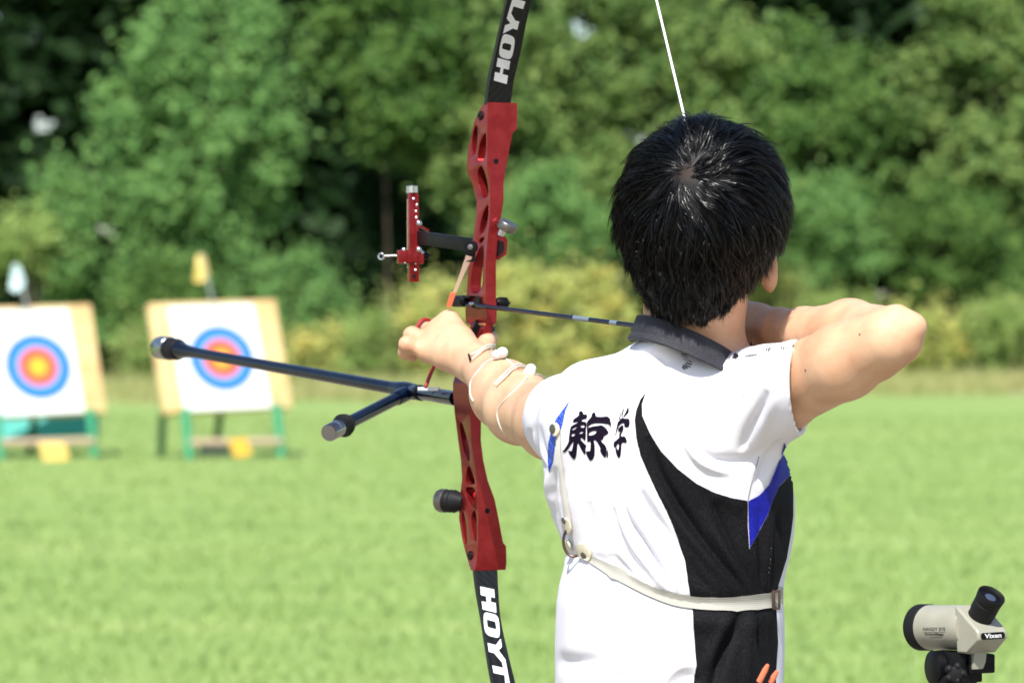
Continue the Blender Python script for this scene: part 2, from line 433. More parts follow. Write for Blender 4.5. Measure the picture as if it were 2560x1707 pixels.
base = [
    (f_rc(P(1738, 940, 4.12), P(1756, 720, 4.085), 0.053, 0.046), 0.02),
    (f_ell(HEAD+HU*-.004, (0.070, 0.086, 0.074), HA), 0.02),
    (f_ell(hp(0.006, 0.030, -0.058), (0.050, 0.060, 0.070), HA), 0.03),
    (f_ell(hp(0, 0.060, -0.115), (0.030, 0.030, 0.024), HA), 0.03),
    (f_rc(hp(0, 0.096, -0.015), hp(0, 0.116, -0.052), 0.007, 0.012), 0.014),
    (f_ell(hp(0, 0.092, -0.088), (0.024, 0.012, 0.010), HA), 0.010),
    (f_ell(hp(0.030, 0.088, 0.006), (0.024, 0.010, 0.008), HA), 0.012),
    (f_ell(hp(-0.030, 0.088, 0.006), (0.024, 0.010, 0.008), HA), 0.012),
    (f_rc(P(1560, 1030, 4.17), P(1830, 1020, 4.14), 0.050, 0.050), 0.02),
    (f_ell((0.175, 4.16, 1.10), (0.088, 0.085, 0.17)), 0.05),
    (f_ell((0.172, 4.16, 0.90), (0.10, 0.095, 0.13)), 0.05),
    (f_rc((0.14, 4.22, 0.86), (0.09, 4.35, 0.45), 0.08, 0.052), 0.03),
    (f_rc((0.09, 4.35, 0.45), (0.06, 4.42, 0.07), 0.052, 0.035), 0.02),
    (f_rc((0.19, 4.08, 0.86), (0.24, 3.98, 0.45), 0.08, 0.052), 0.03),
    (f_rc((0.24, 3.98, 0.45), (0.27, 3.93, 0.07), 0.052, 0.035), 0.02),
    # right (drawing) arm
    (f_rc(S_R, P(1930, 985, 4.05), 0.050, 0.043), 0.03),
    (f_rc(P(1930, 985, 4.05), P(2110, 903, 3.955), 0.0425, 0.0382), 0.02),
    (f_rc(P(2110, 903, 3.955), P(2217, 848, 3.912), 0.0382, 0.0322), 0.012),
    (f_rc(P(2225, 838, 3.91), P(2262, 828, 3.905), 0.0255, 0.0165), 0.010),
    (f_rc(P(2244, 790, 3.903), P(2285, 816, 3.900), 0.0115, 0.0105), 0.010),
    (f_rc(P(2285, 816, 3.900), P(2268, 862, 3.908), 0.0105, 0.0110), 0.010),
    (f_rc(P(2268, 862, 3.908), P(2200, 905, 3.925), 0.0110, 0.0160), 0.012),
    (f_rc(P(2232, 838, 3.915), P(2128, 832, 4.02), 0.0285, 0.0335), 0.005),
    (f_rc(P(2122, 830, 4.02), P(2010, 828, 4.09), 0.0330, 0.0240), 0.012),
    (f_rc(P(2010, 828, 4.09), P(1955, 826, 4.125), 0.0240, 0.0210), 0.012),
    # left (bow) arm
    (f_rc(S_L, P(1385, 1055, 4.32), 0.050, 0.040), 0.03),
    (f_rc(P(1385, 1055, 4.32), P(1300, 1020, 4.44), 0.0395, 0.0383), 0.02),
    (f_rc(P(1300, 1020, 4.44), P(1262, 986, 4.50), 0.0383, 0.0345), 0.02),
    (f_rc(P(1262, 986, 4.50), W_L, 0.0345, 0.0240), 0.03),
]
body0 = blend(base, 0.02)
def hand(wrist, mcps, chains, thumb, kpalm=0.012, rp=0.017):
    palm = [(f_rc(wrist, m, rp, r+0.0035), kpalm) for m, r in mcps]
    for (a, ra), (b_, rb) in zip(mcps[:-1], mcps[1:]):
        palm.append((f_rc(a, b_, ra*0.9, rb*0.9), 0.008))
        palm.append((f_rc(a*0.55+wrist*0.45, b_*0.55+wrist*0.45, 0.0135, 0.0135), 0.012))
    cv_ = np.array([0, -1, .35])/1.06
    for m, r in mcps:
        palm.append((f_rc(wrist*.75+m*.25+cv_*.0150, m+cv_*.0075, 0.0032, 0.0042), 0.005)); palm.append((f_ell(m+cv_*.0035, [r*1.0]*3), 0.005))
    fingers = []
    for pts, rs in chains+[thumb]:
        prs = [f_rc(pts[i], pts[i+1], rs[i], rs[i+1]) for i in range(len(pts)-1)]
        for i in range(1, len(pts)-1): prs.append(f_ell(pts[i], [rs[i]*1.08]*3))
        fingers.append(blend(prs, 0.004, 0.03))
    return palm, fingers
# bow hand (left)
LZ = -0.03
def Q(px, py, d): return P(px, py, d+LZ)
m_i, m_m, m_r, m_p = Q(1122, 803, 4.762), Q(1094, 826, 4.765), Q(1074, 852, 4.757), Q(1066, 879, 4.745)
palmL, fingL = hand(P(1186, 908, 4.640), [(m_i, .0105), (m_m, .0105), (m_r, .0100), (m_p, .0095)],
    [([Q(1126, 816, 4.775), Q(1128, 820, 4.812), Q(1136, 828, 4.828), Q(1154, 836, 4.818)], [.0095, .0090, .0085, .0078]),
     ([m_m, Q(1060, 822, 4.790), Q(1066, 838, 4.820), Q(1092, 850, 4.818)], [.0105, .0095, .0085, .0078]),
     ([m_r, Q(1030, 838, 4.762), Q(1026, 850, 4.795), Q(1052, 864, 4.800)], [.0102, .0098, .0088, .0078]),
     ([m_p, Q(1017, 860, 4.742), Q(1013, 880, 4.752), Q(1031, 890, 4.760)], [.0095, .0090, .0078, .0072])],
    ([P(1203, 900, 4.650), P(1216, 858, 4.70), P(1224, 846, 4.745), P(1210, 828, 4.785)], [.013, .0100, .0092, .0080]), rp=0.0205)
# drawing hand (right)
n_i, n_m, n_r, n_p = P(1852, 778, 4.195), P(1846, 800, 4.20), P(1848, 824, 4.195), P(1856, 846, 4.185)
palmR, fingR = hand(P(1948, 822, 4.135), [(n_i, .0105), (n_m, .0105), (n_r, .0100), (n_p, .0095)],
    [([n_i, P(1800, 792, 4.215), P(1800, 826, 4.205), P(1828, 832, 4.185)], [.0100, .0092, .0085, .0075]),
     ([n_m, P(1796, 815, 4.218), P(1798, 846, 4.205), P(1828, 850, 4.185)], [.0100, .0092, .0085, .0075]),
     ([n_r, P(1800, 838, 4.215), P(1804, 866, 4.205), P(1832, 868, 4.187)], [.0098, .0088, .0082, .0075]),
     ([n_p, P(1812, 862, 4.205), P(1830, 886, 4.195), P(1850, 882, 4.18)], [.0090, .0082, .0075, .0068])],
    ([P(1930, 840, 4.145), P(1890, 862, 4.155), P(1862, 868, 4.165), P(1846, 872, 4.18)], [.014, .0125, .0100, .0085]), rp=0.0175)
ear = blend([f_ell(P(1924, 672, 4.105), (0.0065, 0.014, 0.026), HA), f_ell(P(1919, 696, 4.10), (0.0065, 0.009, 0.010), HA)], 0.008)
earL = blend([f_ell(hp(-0.079, 0.0, -0.02), (0.007, 0.016, 0.028), HA)], 0.008)
def body_f(p):
    b0 = body0(p)
    b1 = smin(b0, blend(palmL, 0.012, 0.04)(p), 0.012); b1 = smin(b1, blend(palmR, 0.012, 0.04)(p), 0.010)
    out = smin(b1, ev(ear, p, 0.03), 0.004); out = smin(out, ev(earL, p, 0.03), 0.004)
    res = out
    for f in fingL+fingR: res = np.minimum(res, smin(b1, ev(f, p, 0.03), 0.0035))
    # eye sockets
    return res
body_f.bb = (np.array([-0.15, 3.84, 0.02]), np.array([0.50, 4.86, 1.62]))
bv, bq = polygonise(body_f, 0.0024, relax=2)
BODY = bvh_of(bv, bq)
body = mesh_obj('body', bv, bq, M['skin'], person)
mb = MB()
eye_m = new_mat('eye', (0.75, 0.74, 0.72), 0.15)
for s_ in (-1, 1): MB().sphere(hp(0.031*s_, 0.078, -0.012), 0.0125).build('eye', eye_m, person)
mb = MB(); mb.sphere(hp(0, 0.1035, -0.086), (0.021, 0.0035, 0.0035), ax=HA); mb.build('lips', new_mat('lips', (0.45, 0.16, 0.14), 0.45), person)

mole_m = new_mat('mole', (.10, .05, .03), .6)
for x, y in ((2014, 925), (2150, 836)):
    h_ = hit(BODY, x, y, .0002); MB().sphere(h_, (.0011, .0008, .0011), 10).build('mole', mole_m, person)
# ------------------------------------------------------------------ hair
hrows = [(306, 1704, 1772), (314, 1682, 1806), (327, 1654, 1846), (350, 1618, 1896), (380, 1585, 1934), (421, 1560, 1957), (467, 1542, 1972),
         (513, 1533, 1981), (566, 1530, 1978), (612, 1538, 1960), (654, 1556, 1930), (708, 1580, 1892), (746, 1594, 1862), (778, 1618, 1825), (800, 1650, 1785)]
rows = []
for py, xl, xr in hrows:
    z = CZ-(py-HY)/FPX*4.06
    cy = 4.06; bb = 0.105*math.sqrt(max(0.02, 1-(abs(py-530)/250.0)**2.4)) if py < 620 else 0.105
    if py >= 620:
        t = (py-620)/192.0; back = 4.06-(0.098-0.053*t); front = 4.06+0.06-0.02*t; cy = (back+front)/2; bb = (front-back)/2
    rows.append((z, ((xl+xr)/2-1280)/FPX*4.06, cy, (xr-xl)/2/FPX*4.06-0.009, bb))
capf = f_loft(rows, 2.0)
def cap2(p):
    d = capf(p)
    face = (p-hp(0, 0.045, -0.01))@HF; low = (p-hp(0, 0.0, 0.035))@HU
    return np.maximum(d, np.minimum(face, -low).astype(np.float32))
cap2.bb = capf.bb
hv, hq = polygonise(cap2, 0.003, relax=4)
CAP = bvh_of(hv, hq)
WH = np.array(hit(CAP, 1716, 432))
cap_m = new_mat('hair_roots', (0.006, 0.0055, 0.006), 0.55, spec=0.3)
n, l, b = nodes_of(cap_m)
geo = n.new('ShaderNodeTexCoord'); vs_ = n.new('ShaderNodeVectorMath'); vs_.operation = 'DISTANCE'
vs_.inputs[1].default_value = tuple(WH-WORLD[person])
l.new(geo.outputs['Object'], vs_.inputs[0])
nz = n.new('ShaderNodeTexNoise'); nz.inputs['Scale'].default_value = 420; l.new(geo.outputs['Object'], nz.inputs[0])
mt = n.new('ShaderNodeMath'); mt.operation = 'MULTIPLY_ADD'; mt.inputs[1].default_value = 0.02; l.new(nz.outputs[0], mt.inputs[0]); l.new(vs_.outputs['Value'], mt.inputs[2])
rp_ = n.new('ShaderNodeValToRGB'); rp_.color_ramp.elements[0].position = 0.012; rp_.color_ramp.elements[0].color = (0.030, 0.015, 0.008, 1)
rp_.color_ramp.elements[1].position = 0.024; rp_.color_ramp.elements[1].color = (0.006, 0.0055, 0.006, 1)
l.new(mt.outputs[0], rp_.inputs[0]); l.new(rp_.outputs[0], b.inputs['Base Color'])
hair = mesh_obj('hair', hv, hq, cap_m, person)
NCAP = len(hv)

def grow_hair():
    G = 2600; NS = 9; SEGC = 11
    tri = rng.integers(0, len(hq), G*2); base_ = hv[hq[tri]].mean(1)
    base_ = base_[:G]
    paths = np.zeros((G, NS, 3)); norms = np.zeros((G, NS, 3)); L = np.zeros(G)
    for g in range(G):
        p = base_[g].copy(); loc, nor, _, _ = CAP.find_nearest(V(p)); nr = np.array(nor)
        if nr@(p-HEAD) < 0: nr = -nr
        _, py = px_of(p); lowt = np.clip((py-490)/230.0, 0, 1)
        if py > 790: lowt = 1.0
        Lg = (0.048*(1-lowt)+0.0145*lowt)*rng.uniform(0.8, 1.15)
        L[g] = Lg; step = Lg/(NS-1); lift = rng.uniform(0.001, 0.0090)*(1-0.35*lowt); flick = rng.uniform(-.4, 1.0)**3*.007
        jit = rng.normal(0, 0.20+0.26*lowt, 3); q = p-nr*0.001; prev = None
        for k in range(NS):
            paths[g, k] = q; norms[g, k] = nr
            away = q-WH; dist = np.linalg.norm(away); away = away/max(dist, 1e-4)
            gw = np.clip((dist-0.05)/0.10, 0, 1)*1.3
            sw = np.cross(nr, away)*0.45*np.exp(-dist/0.05)
            d = away+np.array([0, 0, -1.0])*gw+sw+jit
            d -= nr*(d@nr); d = unit(d)
            if prev is not None: d = unit(d*0.6+prev*0.4)
            prev = d
            q = q+d*step; loc, nor, _, _ = CAP.find_nearest(V(q)); nr = np.array(nor)
            loc = np.array(loc)
            if nr@(q-HEAD) < 0: nr = -nr
            t = (k+1)/(NS-1); h = -0.001+lift*1.35*math.sin(min(t*2.0, 1.6))*1.0
            if lowt > 0.5: h = lift*(0.2+1.3*t)
            q = loc+nr*(h+flick*t*t)
    # children
    Vv = []; Ff = []; off = 0
    for g in range(G):
        nr = norms[g, 0]; a = unit(np.cross(nr, [0.3, 0.5, 0.8])); b2 = np.cross(nr, a)
        bxy = rng.normal(0, 0.0030, (SEGC, 2)); ll = rng.uniform(0.7, 1.08, SEGC); wd = rng.uniform(0.00018, 0.00036, SEGC)
        dist = np.linalg.norm(paths[g, 0]-WH)
        for c in range(SEGC):
            t = np.linspace(0, 1, NS)[:, None]
            o = (a*bxy[c, 0]+b2*bxy[c, 1])*(1-0.45*t)+nr*rng.normal(0, 0.0006)*t
            pth = paths[g]+o
            if ll[c] < 1: pth = pth[0]+(pth-pth[0])*ll[c]
            if dist+np.hypot(*bxy[c]) < 0.012 and rng.random() < 0.5: pth = pth[0]+(pth-pth[0])*0.15
            tg = np.gradient(pth, axis=0); tg /= np.maximum(np.linalg.norm(tg, axis=1), 1e-9)[:, None]
            s1 = np.cross(tg, norms[g]); s1 /= np.maximum(np.linalg.norm(s1, axis=1), 1e-9)[:, None]; s2 = np.cross(s1, tg)
            thick = c < 2
            r_ = (wd[c]*2.1 if thick else wd[c])*(1-0.8*t**2)
            ring = [pth+s1*r_, pth-s1*r_*0.5+s2*r_*0.87, pth-s1*r_*0.5-s2*r_*0.87]
            Vv.append(np.stack(ring, 1).reshape(-1, 3))
    # short flyaway hairs that catch the light
    for g in rng.integers(0, G, 2200):
        p0 = paths[g, rng.integers(1, NS)]; nr = norms[g, 2]; dr = unit(nr*rng.uniform(.15, .9)+rng.normal(0, .7, 3)+np.array([0, -.1, -.35])); ln_ = rng.uniform(.003, .008)
        if px_of(p0)[1] < 500: ln_ *= .6
        pth = p0[None]+dr*np.linspace(0, 1, NS)[:, None]*ln_+np.array([0, 0, -.002])*np.linspace(0, 1, NS)[:, None]**2
        s1 = unit(np.cross(dr, nr+1e-3)); s2 = np.cross(s1, dr); r_ = .00022*(1-.7*np.linspace(0, 1, NS)[:, None])
        Vv.append(np.stack([pth+s1*r_, pth-s1*r_*.5+s2*r_*.87, pth-s1*r_*.5-s2*r_*.87], 1).reshape(-1, 3))
    Vv = np.array(Vv); S = len(Vv)
    k = np.arange(NS-1)[:, None, None]; e = np.arange(3)[None, :, None]
    quad = np.concatenate([k*3+e, k*3+(e+1) % 3, (k+1)*3+(e+1) % 3, (k+1)*3+e], 2).reshape(-1, 4)
    F_ = (np.arange(S)[:, None, None]*NS*3+quad[None]).reshape(-1, 4)
    return Vv.reshape(-1, 3), F_
sv, sf = grow_hair()
strands = mesh_obj('strands', sv, sf, M['hair'], hair)
gl = new_mat('glossy_black_hair', (0.0015, 0.0015, 0.002), 0.24, spec=0.75); strands.data.materials.append(gl)
per = 8*3; ns_ = len(sf)//per; sel = np.zeros(ns_, np.int32); ng_ = 2600*11; sel[:ng_].reshape(-1, 11)[:, :2] = 1; sel[ng_:] = 1; sel[:ng_][rng.random(ng_) < .15] = 1; mi = np.repeat(sel, per); strands.data.polygons.foreach_set('material_index', mi)
print('strand verts', len(sv))

# ------------------------------------------------------------------ shirt
trows = [(850, 1596, 1700, .076), (868, 1570, 1725, .080), (884, 1556, 1750, .085), (898, 1514, 1785, .089), (912, 1484, 1830, .092), (945, 1458, 1885, .098), (966, 1410, 1915, .101), (1000, 1395, 1930, .107),
         (1060, 1372, 1945, .112), (1120, 1360, 1955, .116), (1171, 1358, 1972, .118), (1211, 1358, 1981, .119), (1251, 1366, 1986, .119), (1291, 1381, 1986, .118),
         (1340, 1403, 1982, .116), (1385, 1418, 1974, .113), (1426, 1411, 1963, .111), (1465, 1400, 1957, .110), (1510, 1393, 1957, .111), (1560, 1390, 1961, .114),
         (1620, 1388, 1962, .117), (1707, 1390, 1959, .120), (1850, 1382, 1970, .126), (2040, 1375, 1985, .132)]
rows = []
for py, xl, xr, bb in trows:
    z = CZ-(py-HY)/FPX*4.14; rows.append((z, ((xl+xr)/2-1280)/FPX*4.14, 4.155-max(0, .118-bb)*.9, (xr-xl)/2/FPX*4.14, bb))
torso = f_loft(rows, 2.25)
aR = unit(H_R-P(1890, 998, 4.065)); aL = unit(E_L-S_L)*1.0
slR = blend([f_rc(P(1822, 1020, 4.10), P(1915, 990, 4.055), 0.050, 0.048), f_rc(P(1915, 985, 4.055), H_R+aR*0.05, 0.049, 0.0515)], 0.02)
slL = blend([f_rc(P(1500, 1040, 4.16), P(1425, 1050, 4.25), 0.060, 0.046), f_rc(P(1425, 1050, 4.25), H_L+aL*0.03, 0.046, 0.0415)], 0.03)
scap = f_ell(P(1765, 1075, 4.085), (0.072, 0.055, 0.075)); scapL = f_ell(P(1520, 1060, 4.12), (0.06, 0.07, 0.06))
inR = f_rc(H_R-aR*0.045, H_R+aR*0.06, 0.0415, 0.0452); inL = f_rc(H_L-aL*0.045, H_L+aL*0.06, 0.038, 0.0395)
neckhole = f_rc(P(1740, 905, 4.12), P(1745, 760, 4.09), 0.044, 0.050)
def cut(f, h, a):
    def g(p): return np.maximum(f(p), ((p-h.astype(np.float32))@a.astype(np.float32)))
    g.bb = f.bb; return g
slRc, slLc = cut(slR, H_R, unit((.965, -.22, .02))), cut(slL, H_L, aL)
def shirt_f(p):
    d = torso(p).astype(np.float32)
    d = smin(d, ev(scap, p, 0.06), 0.04); d = smin(d, ev(scapL, p, 0.06), 0.04)
    d = smin(d, ev(slRc, p, 0.06), 0.03); d = smin(d, ev(slLc, p, 0.06), 0.03)
    d = np.maximum(d, -ev(inR, p, 0.03)); d = np.maximum(d, -ev(inL, p, 0.03)); d = np.maximum(d, -ev(neckhole, p, 0.02))
    return d
shirt_f.bb = (np.array([0.0, 3.93, 0.80]), np.array([0.36, 4.40, 1.40]))
cv, cq = polygonise(shirt_f, 0.0024, relax=2)
print('shirt verts', len(cv), 'body verts', len(bv))
# folds: (points, width px, height m); negative = crease, positive = ridge
folds = [
 ([(1599, 1225), (1643, 1319), (1681, 1390), (1708, 1462), (1716, 1480)], 8, -.0105), ([(1540, 1195), (1566, 1286), (1610, 1352), (1653, 1422), (1684, 1478)], 8.5, -.0115),
 ([(1526, 1270), (1555, 1357), (1588, 1406), (1632, 1462)], 8.5, -.0090), ([(1575, 1130), (1599, 1226), (1640, 1290), (1675, 1340), (1712, 1400)], 8, -.0075),
 ([(1528, 1180), (1530, 1286), (1536, 1400)], 9, -.0055), ([(1522, 1388), (1550, 1410), (1580, 1440)], 10, -.0070), ([(1560, 1250), (1605, 1330), (1650, 1395), (1700, 1475)], 8, .0060),
 ([(1545, 1290), (1585, 1370), (1640, 1440), (1668, 1478)], 7, .0050), ([(1590, 1090), (1612, 1190), (1655, 1280), (1700, 1350)], 8, .0040), ([(1470, 1250), (1478, 1320), (1485, 1380)], 16, -.0040),
 ([(1870, 1490), (1800, 1405), (1715, 1290), (1655, 1190), (1622, 1090)], 12, -.0095), ([(1850, 1480), (1775, 1400), (1700, 1310), (1650, 1220)], 11, .0060),
 ([(1888, 1485), (1838, 1390), (1795, 1290), (1765, 1225)], 10, -.0065), ([(1880, 1480), (1815, 1380), (1755, 1275)], 10, .0055), ([(1905, 1485), (1902, 1390), (1892, 1270)], 8, -.0060),
 ([(1925, 1475), (1938, 1380), (1944, 1270)], 8, -.0055), ([(1915, 1475), (1920, 1380), (1922, 1280)], 8, .0045), ([(1790, 1485), (1745, 1440), (1722, 1390)], 9, -.0045), ([(1770, 1260), (1800, 1240), (1850, 1275)], 16, .004),
 ([(1855, 1530), (1832, 1580), (1805, 1640), (1782, 1730)], 15, -.0150), ([(1825, 1535), (1800, 1590), (1768, 1670)], 16, .0060), ([(1880, 1530), (1872, 1600), (1868, 1720)], 14, .0070),
 ([(1892, 1525), (1905, 1610), (1925, 1720)], 9, -.0085), ([(1925, 1530), (1930, 1620), (1938, 1720)], 8, -.005),
 ([(1527, 1440), (1512, 1480), (1490, 1530), (1474, 1560)], 13, -.0090), ([(1385, 1652), (1440, 1658), (1500, 1650)], 22, -.0095), ([(1745, 1660), (1700, 1664), (1668, 1690), (1640, 1740)], 11, .0085), ([(1730, 1640), (1690, 1648), (1655, 1678), (1622, 1740)], 10, -.0080),
 ([(1755, 1705), (1722, 1692), (1685, 1715)], 10, -.006), ([(1500, 1712), (1540, 1692), (1580, 1708)], 16, -.006),
 ([(1918, 975), (1895, 1030), (1874, 1075), (1850, 1130)], 10, -.0085), ([(1940, 985), (1918, 1050), (1880, 1115)], 11, .0045), ([(1862, 985), (1828, 1030), (1790, 1078)], 13, -.0055),
 ([(1700, 1075), (1716, 1110), (1738, 1142), (1770, 1166), (1822, 1184)], 8, .0085), ([(1714, 1070), (1742, 1118), (1780, 1146), (1850, 1160)], 11, -.0070), ([(1960, 1098), (1918, 1150), (1890, 1215)], 7, -.0075),
 ([(1985, 1100), (1950, 1150), (1925, 1205)], 7, -.0060), ([(1975, 1105), (1938, 1150), (1908, 1210)], 7, .0050), ([(1945, 1100), (1870, 1150), (1790, 1145)], 15, -.0060),
 ([(1325, 1070), (1338, 1125), (1366, 1172)], 7, -.0070), ([(1345, 1060), (1356, 1120), (1380, 1165)], 8, -.0050), ([(1334, 1080), (1348, 1128), (1373, 1168)], 7, .0045),
 ([(1385, 1165), (1378, 1235), (1388, 1300), (1416, 1345)], 7, -.0110), ([(1370, 1180), (1366, 1230), (1378, 1285)], 6, .005), ([(1400, 1170), (1396, 1235), (1404, 1300)], 8, -.0045),
 ([(1575, 868), (1600, 880), (1660, 905), (1645, 930)], 12, -.005), ([(1458, 945), (1500, 930), (1560, 925)], 16, -.004),
 ([(1400, 1388), (1481, 1397), (1526, 1424), (1575, 1451), (1623, 1477), (1678, 1496), (1730, 1505), (1785, 1508), (1850, 1508), (1914, 1502), (1970, 1486)], 20, -.0090),
 ([(1400, 1436), (1481, 1450), (1526, 1480), (1575, 1505), (1623, 1530), (1678, 1545), (1730, 1552), (1785, 1556), (1850, 1555), (1914, 1550), (1970, 1535)], 22, .0050),
]
CN = vnormals(cv, cq)
BLACK0 = [(1614, 982), (1700, 1175), (1868, 1251), (1980, 1190), (1940, 2025), (1728, 2025), (1735, 1588), (1700, 1360), (1591, 1095)]
X, Y = px_of(cv)
view = cv-np.array([0, 0, CZ]); view /= np.linalg.norm(view, axis=1)[:, None]
face = np.clip(-(CN*view).sum(1)/0.25, 0, 1)*(cv[:, 1] < 4.30)
disp = np.zeros(len(cv))
for pts, wd, h in folds:
    pts = np.array([(q[0], q[1]) for q in curve_pts([(a, b_, 0) for a, b_ in pts], 24)])
    best = np.full(len(cv), 1e9); tt = np.zeros(len(cv)); m = len(pts)
    near = (X > pts[:, 0].min()-4*wd) & (X < pts[:, 0].max()+4*wd) & (Y > pts[:, 1].min()-4*wd) & (Y < pts[:, 1].max()+4*wd)
    ix = np.nonzero(near)[0]
    if not len(ix): continue
    for i in range(m-1):
        a = pts[i]; ba = pts[i+1]-a; q = np.stack([X[ix]-a[0], Y[ix]-a[1]], 1); t = np.clip(q@ba/(ba@ba+1e-9), 0, 1)
        d = np.hypot(*(q-t[:, None]*ba).T); u = d < best[ix]; best[ix[u]] = d[u]; tt[ix[u]] = (i+t[u])/(m-1)
    ends = np.sin(np.clip(tt, 0, 1)*math.pi)**0.6
    disp[ix] += h*np.exp(-(best[ix]/wd)**2)*ends[ix]
def vnoise(p, s, seed):
    r = np.random.default_rng(seed); out = np.zeros(len(p))
    for _ in range(14):
        k = r.normal(0, 1, 3); k /= np.linalg.norm(k); k *= s*r.uniform(0.6, 1.5); out += np.sin(p@k+r.uniform(0, 6.28))
    return out/14**0.5
wr = vnoise(cv*np.array([1, 1, 0.55]), 75, 3)
inb = pip_np(X, Y, [BLACK0])
disp = disp*face*0.8+wr*0.0011*(cv[:, 2] < 1.33)
cv = cv+CN*disp[:, None]
cv = relaxed(cv, cq, 0.4)
SHIRT = bvh_of(cv, cq)
shirt = mesh_obj('shirt', cv, cq, M['white_cloth'], person)

BLACK = [(1614, 982), (1605, 1009), (1606, 1039), (1625, 1082), (1654, 1128), (1694, 1171), (1741, 1208), (1787, 1231), (1827, 1244), (1868, 1251), (1868, 1310), (1872, 1372), (1898, 1327), (1918, 1288),
         (1931, 1250), (1946, 1216), (1979, 1183), (1981, 1234), (1981, 1290), (1976, 1330), (1965, 1394), (1944, 1462), (1939, 1523), (1943, 1604), (1938, 1680), (1934, 2025), (1728, 2025),
         (1733, 1707), (1740, 1662), (1735, 1588), (1731, 1526), (1723, 1468), (1711, 1394), (1694, 1342), (1667, 1276), (1641, 1227), (1618, 1178), (1601, 1138), (1591, 1095), (1587, 1049), (1591, 1025), (1601, 999)]
BLUE = [(1961, 1104), (1970, 1135), (1980, 1180), (1945, 1214), (1930, 1248), (1917, 1286), (1897, 1325), (1873, 1369), (1870, 1310), (1869, 1252), (1896, 1238), (1922, 1211), (1934, 1184), (1949, 1146)]
decal('black_panel', [[BLACK]], SHIRT, M['black_cloth'], shirt, 0.0011, 4)
decal('blue_panel', [[BLUE]], SHIRT, M['blue_cloth'], shirt, 0.0012, 4)
STRIP = [(1425, 1001), (1414, 1027), (1407, 1061), (1400, 1080), (1389, 1100), (1387, 1123), (1381, 1161), (1373, 1181), (1370, 1148), (1372, 1107), (1381, 1068), (1392, 1046)]
decal('blue_panel', [[STRIP]], SHIRT, M['blue_print'], shirt, 0.0007, 4)
K = lambda L: smooth_loop(scaled(L, 1390, 1010, 10.455))
east = [K([(605, 210), (660, 172), (718, 215), (722, 272), (825, 262), (812, 385), (690, 398), (680, 455), (790, 460), (812, 520), (790, 620), (785, 900), (770, 940), (735, 940), (700, 880), (640, 885), (660, 930), (780, 1065), (805, 1060), (770, 1180), (785, 1210), (770, 1320), (715, 1260), (640, 1120), (580, 985), (560, 1120), (540, 1340), (500, 1430), (460, 1435), (340, 1270), (335, 1200), (390, 1225), (430, 1215), (470, 965), (455, 970), (330, 1165), (260, 1240), (210, 1252), (170, 1225), (230, 1190), (350, 980), (345, 900), (385, 600), (440, 555), (570, 490), (585, 455), (450, 492), (455, 400), (610, 305)]),
        K([(430, 650), (550, 585), (545, 630), (435, 692)]), K([(415, 775), (515, 765), (505, 815), (415, 850)]), K([(655, 555), (765, 548), (745, 620), (650, 600)]), K([(620, 735), (720, 705), (705, 765), (620, 775)])]
kyo = [K([(815, 450), (930, 345), (935, 270), (995, 198), (1045, 270), (1050, 332), (1240, 332), (1335, 310), (1425, 380), (1420, 450), (1445, 470), (1440, 560), (1390, 670), (1410, 600), (1400, 530), (1200, 500), (980, 500), (845, 575), (850, 620), (960, 580), (1130, 560), (1190, 540), (1300, 610), (1380, 730), (1370, 765), (1250, 840), (1240, 900), (1200, 940), (1155, 935), (1325, 1105), (1325, 1250), (1300, 1430), (1150, 1230), (1175, 1150), (1055, 940), (980, 935), (1015, 1020), (1020, 1200), (1005, 1380), (930, 1475), (880, 1460), (800, 1300), (785, 1225), (900, 1225), (910, 1150), (910, 970), (880, 965), (835, 1005), (815, 930), (818, 700), (812, 560)]),
       K([(865, 750), (960, 700), (1070, 690), (1035, 785), (865, 830)])]
sl = [K([(1345, 1160), (1370, 1260), (1365, 1380), (1330, 1400), (1322, 1300)])]
gaku = [[K([(1685, 195), (1698, 215), (1678, 400), (1660, 410), (1648, 400)])], [K([(1775, 110), (1792, 120), (1742, 240), (1750, 330), (1728, 340), (1712, 280), (1728, 200)])], [K([(1880, 75), (1905, 110), (1905, 200), (1870, 250), (1775, 345), (1755, 338), (1830, 200)])],
        [K([(1735, 352), (1765, 372), (1850, 378), (1900, 370), (1935, 440), (1910, 612), (1780, 600), (1790, 490), (1700, 510), (1620, 600), (1562, 830), (1550, 790), (1620, 440), (1635, 460), (1680, 400)])],
        [K([(1745, 530), (1770, 600), (1755, 690), (1695, 790), (1715, 850), (1800, 830), (1855, 940), (1850, 1015), (1715, 990), (1705, 1200), (1690, 1340), (1655, 1415), (1610, 1370), (1560, 1240), (1555, 1110), (1525, 1130), (1505, 1090), (1515, 980), (1570, 950), (1665, 860), (1645, 810), (1690, 690), (1630, 740), (1620, 650), (1660, 600)]),
         K([(1575, 1080), (1650, 1010), (1640, 1200), (1600, 1180)])]]
decal('lettering', [east, kyo, sl]+gaku, SHIRT, M['print'], shirt, 0.0008, 4)
def tick(x0, y0, x1, y1, w=1.6):
    w = w*.8
    dx, dy = x1-x0, y1-y0; L = math.hypot(dx, dy); nx, ny = -dy/L*w, dx/L*w
    return [[(x0+nx, y0+ny), (x1+nx, y1+ny), (x1-nx, y1-ny), (x0-nx, y0-ny)]]
tk = []
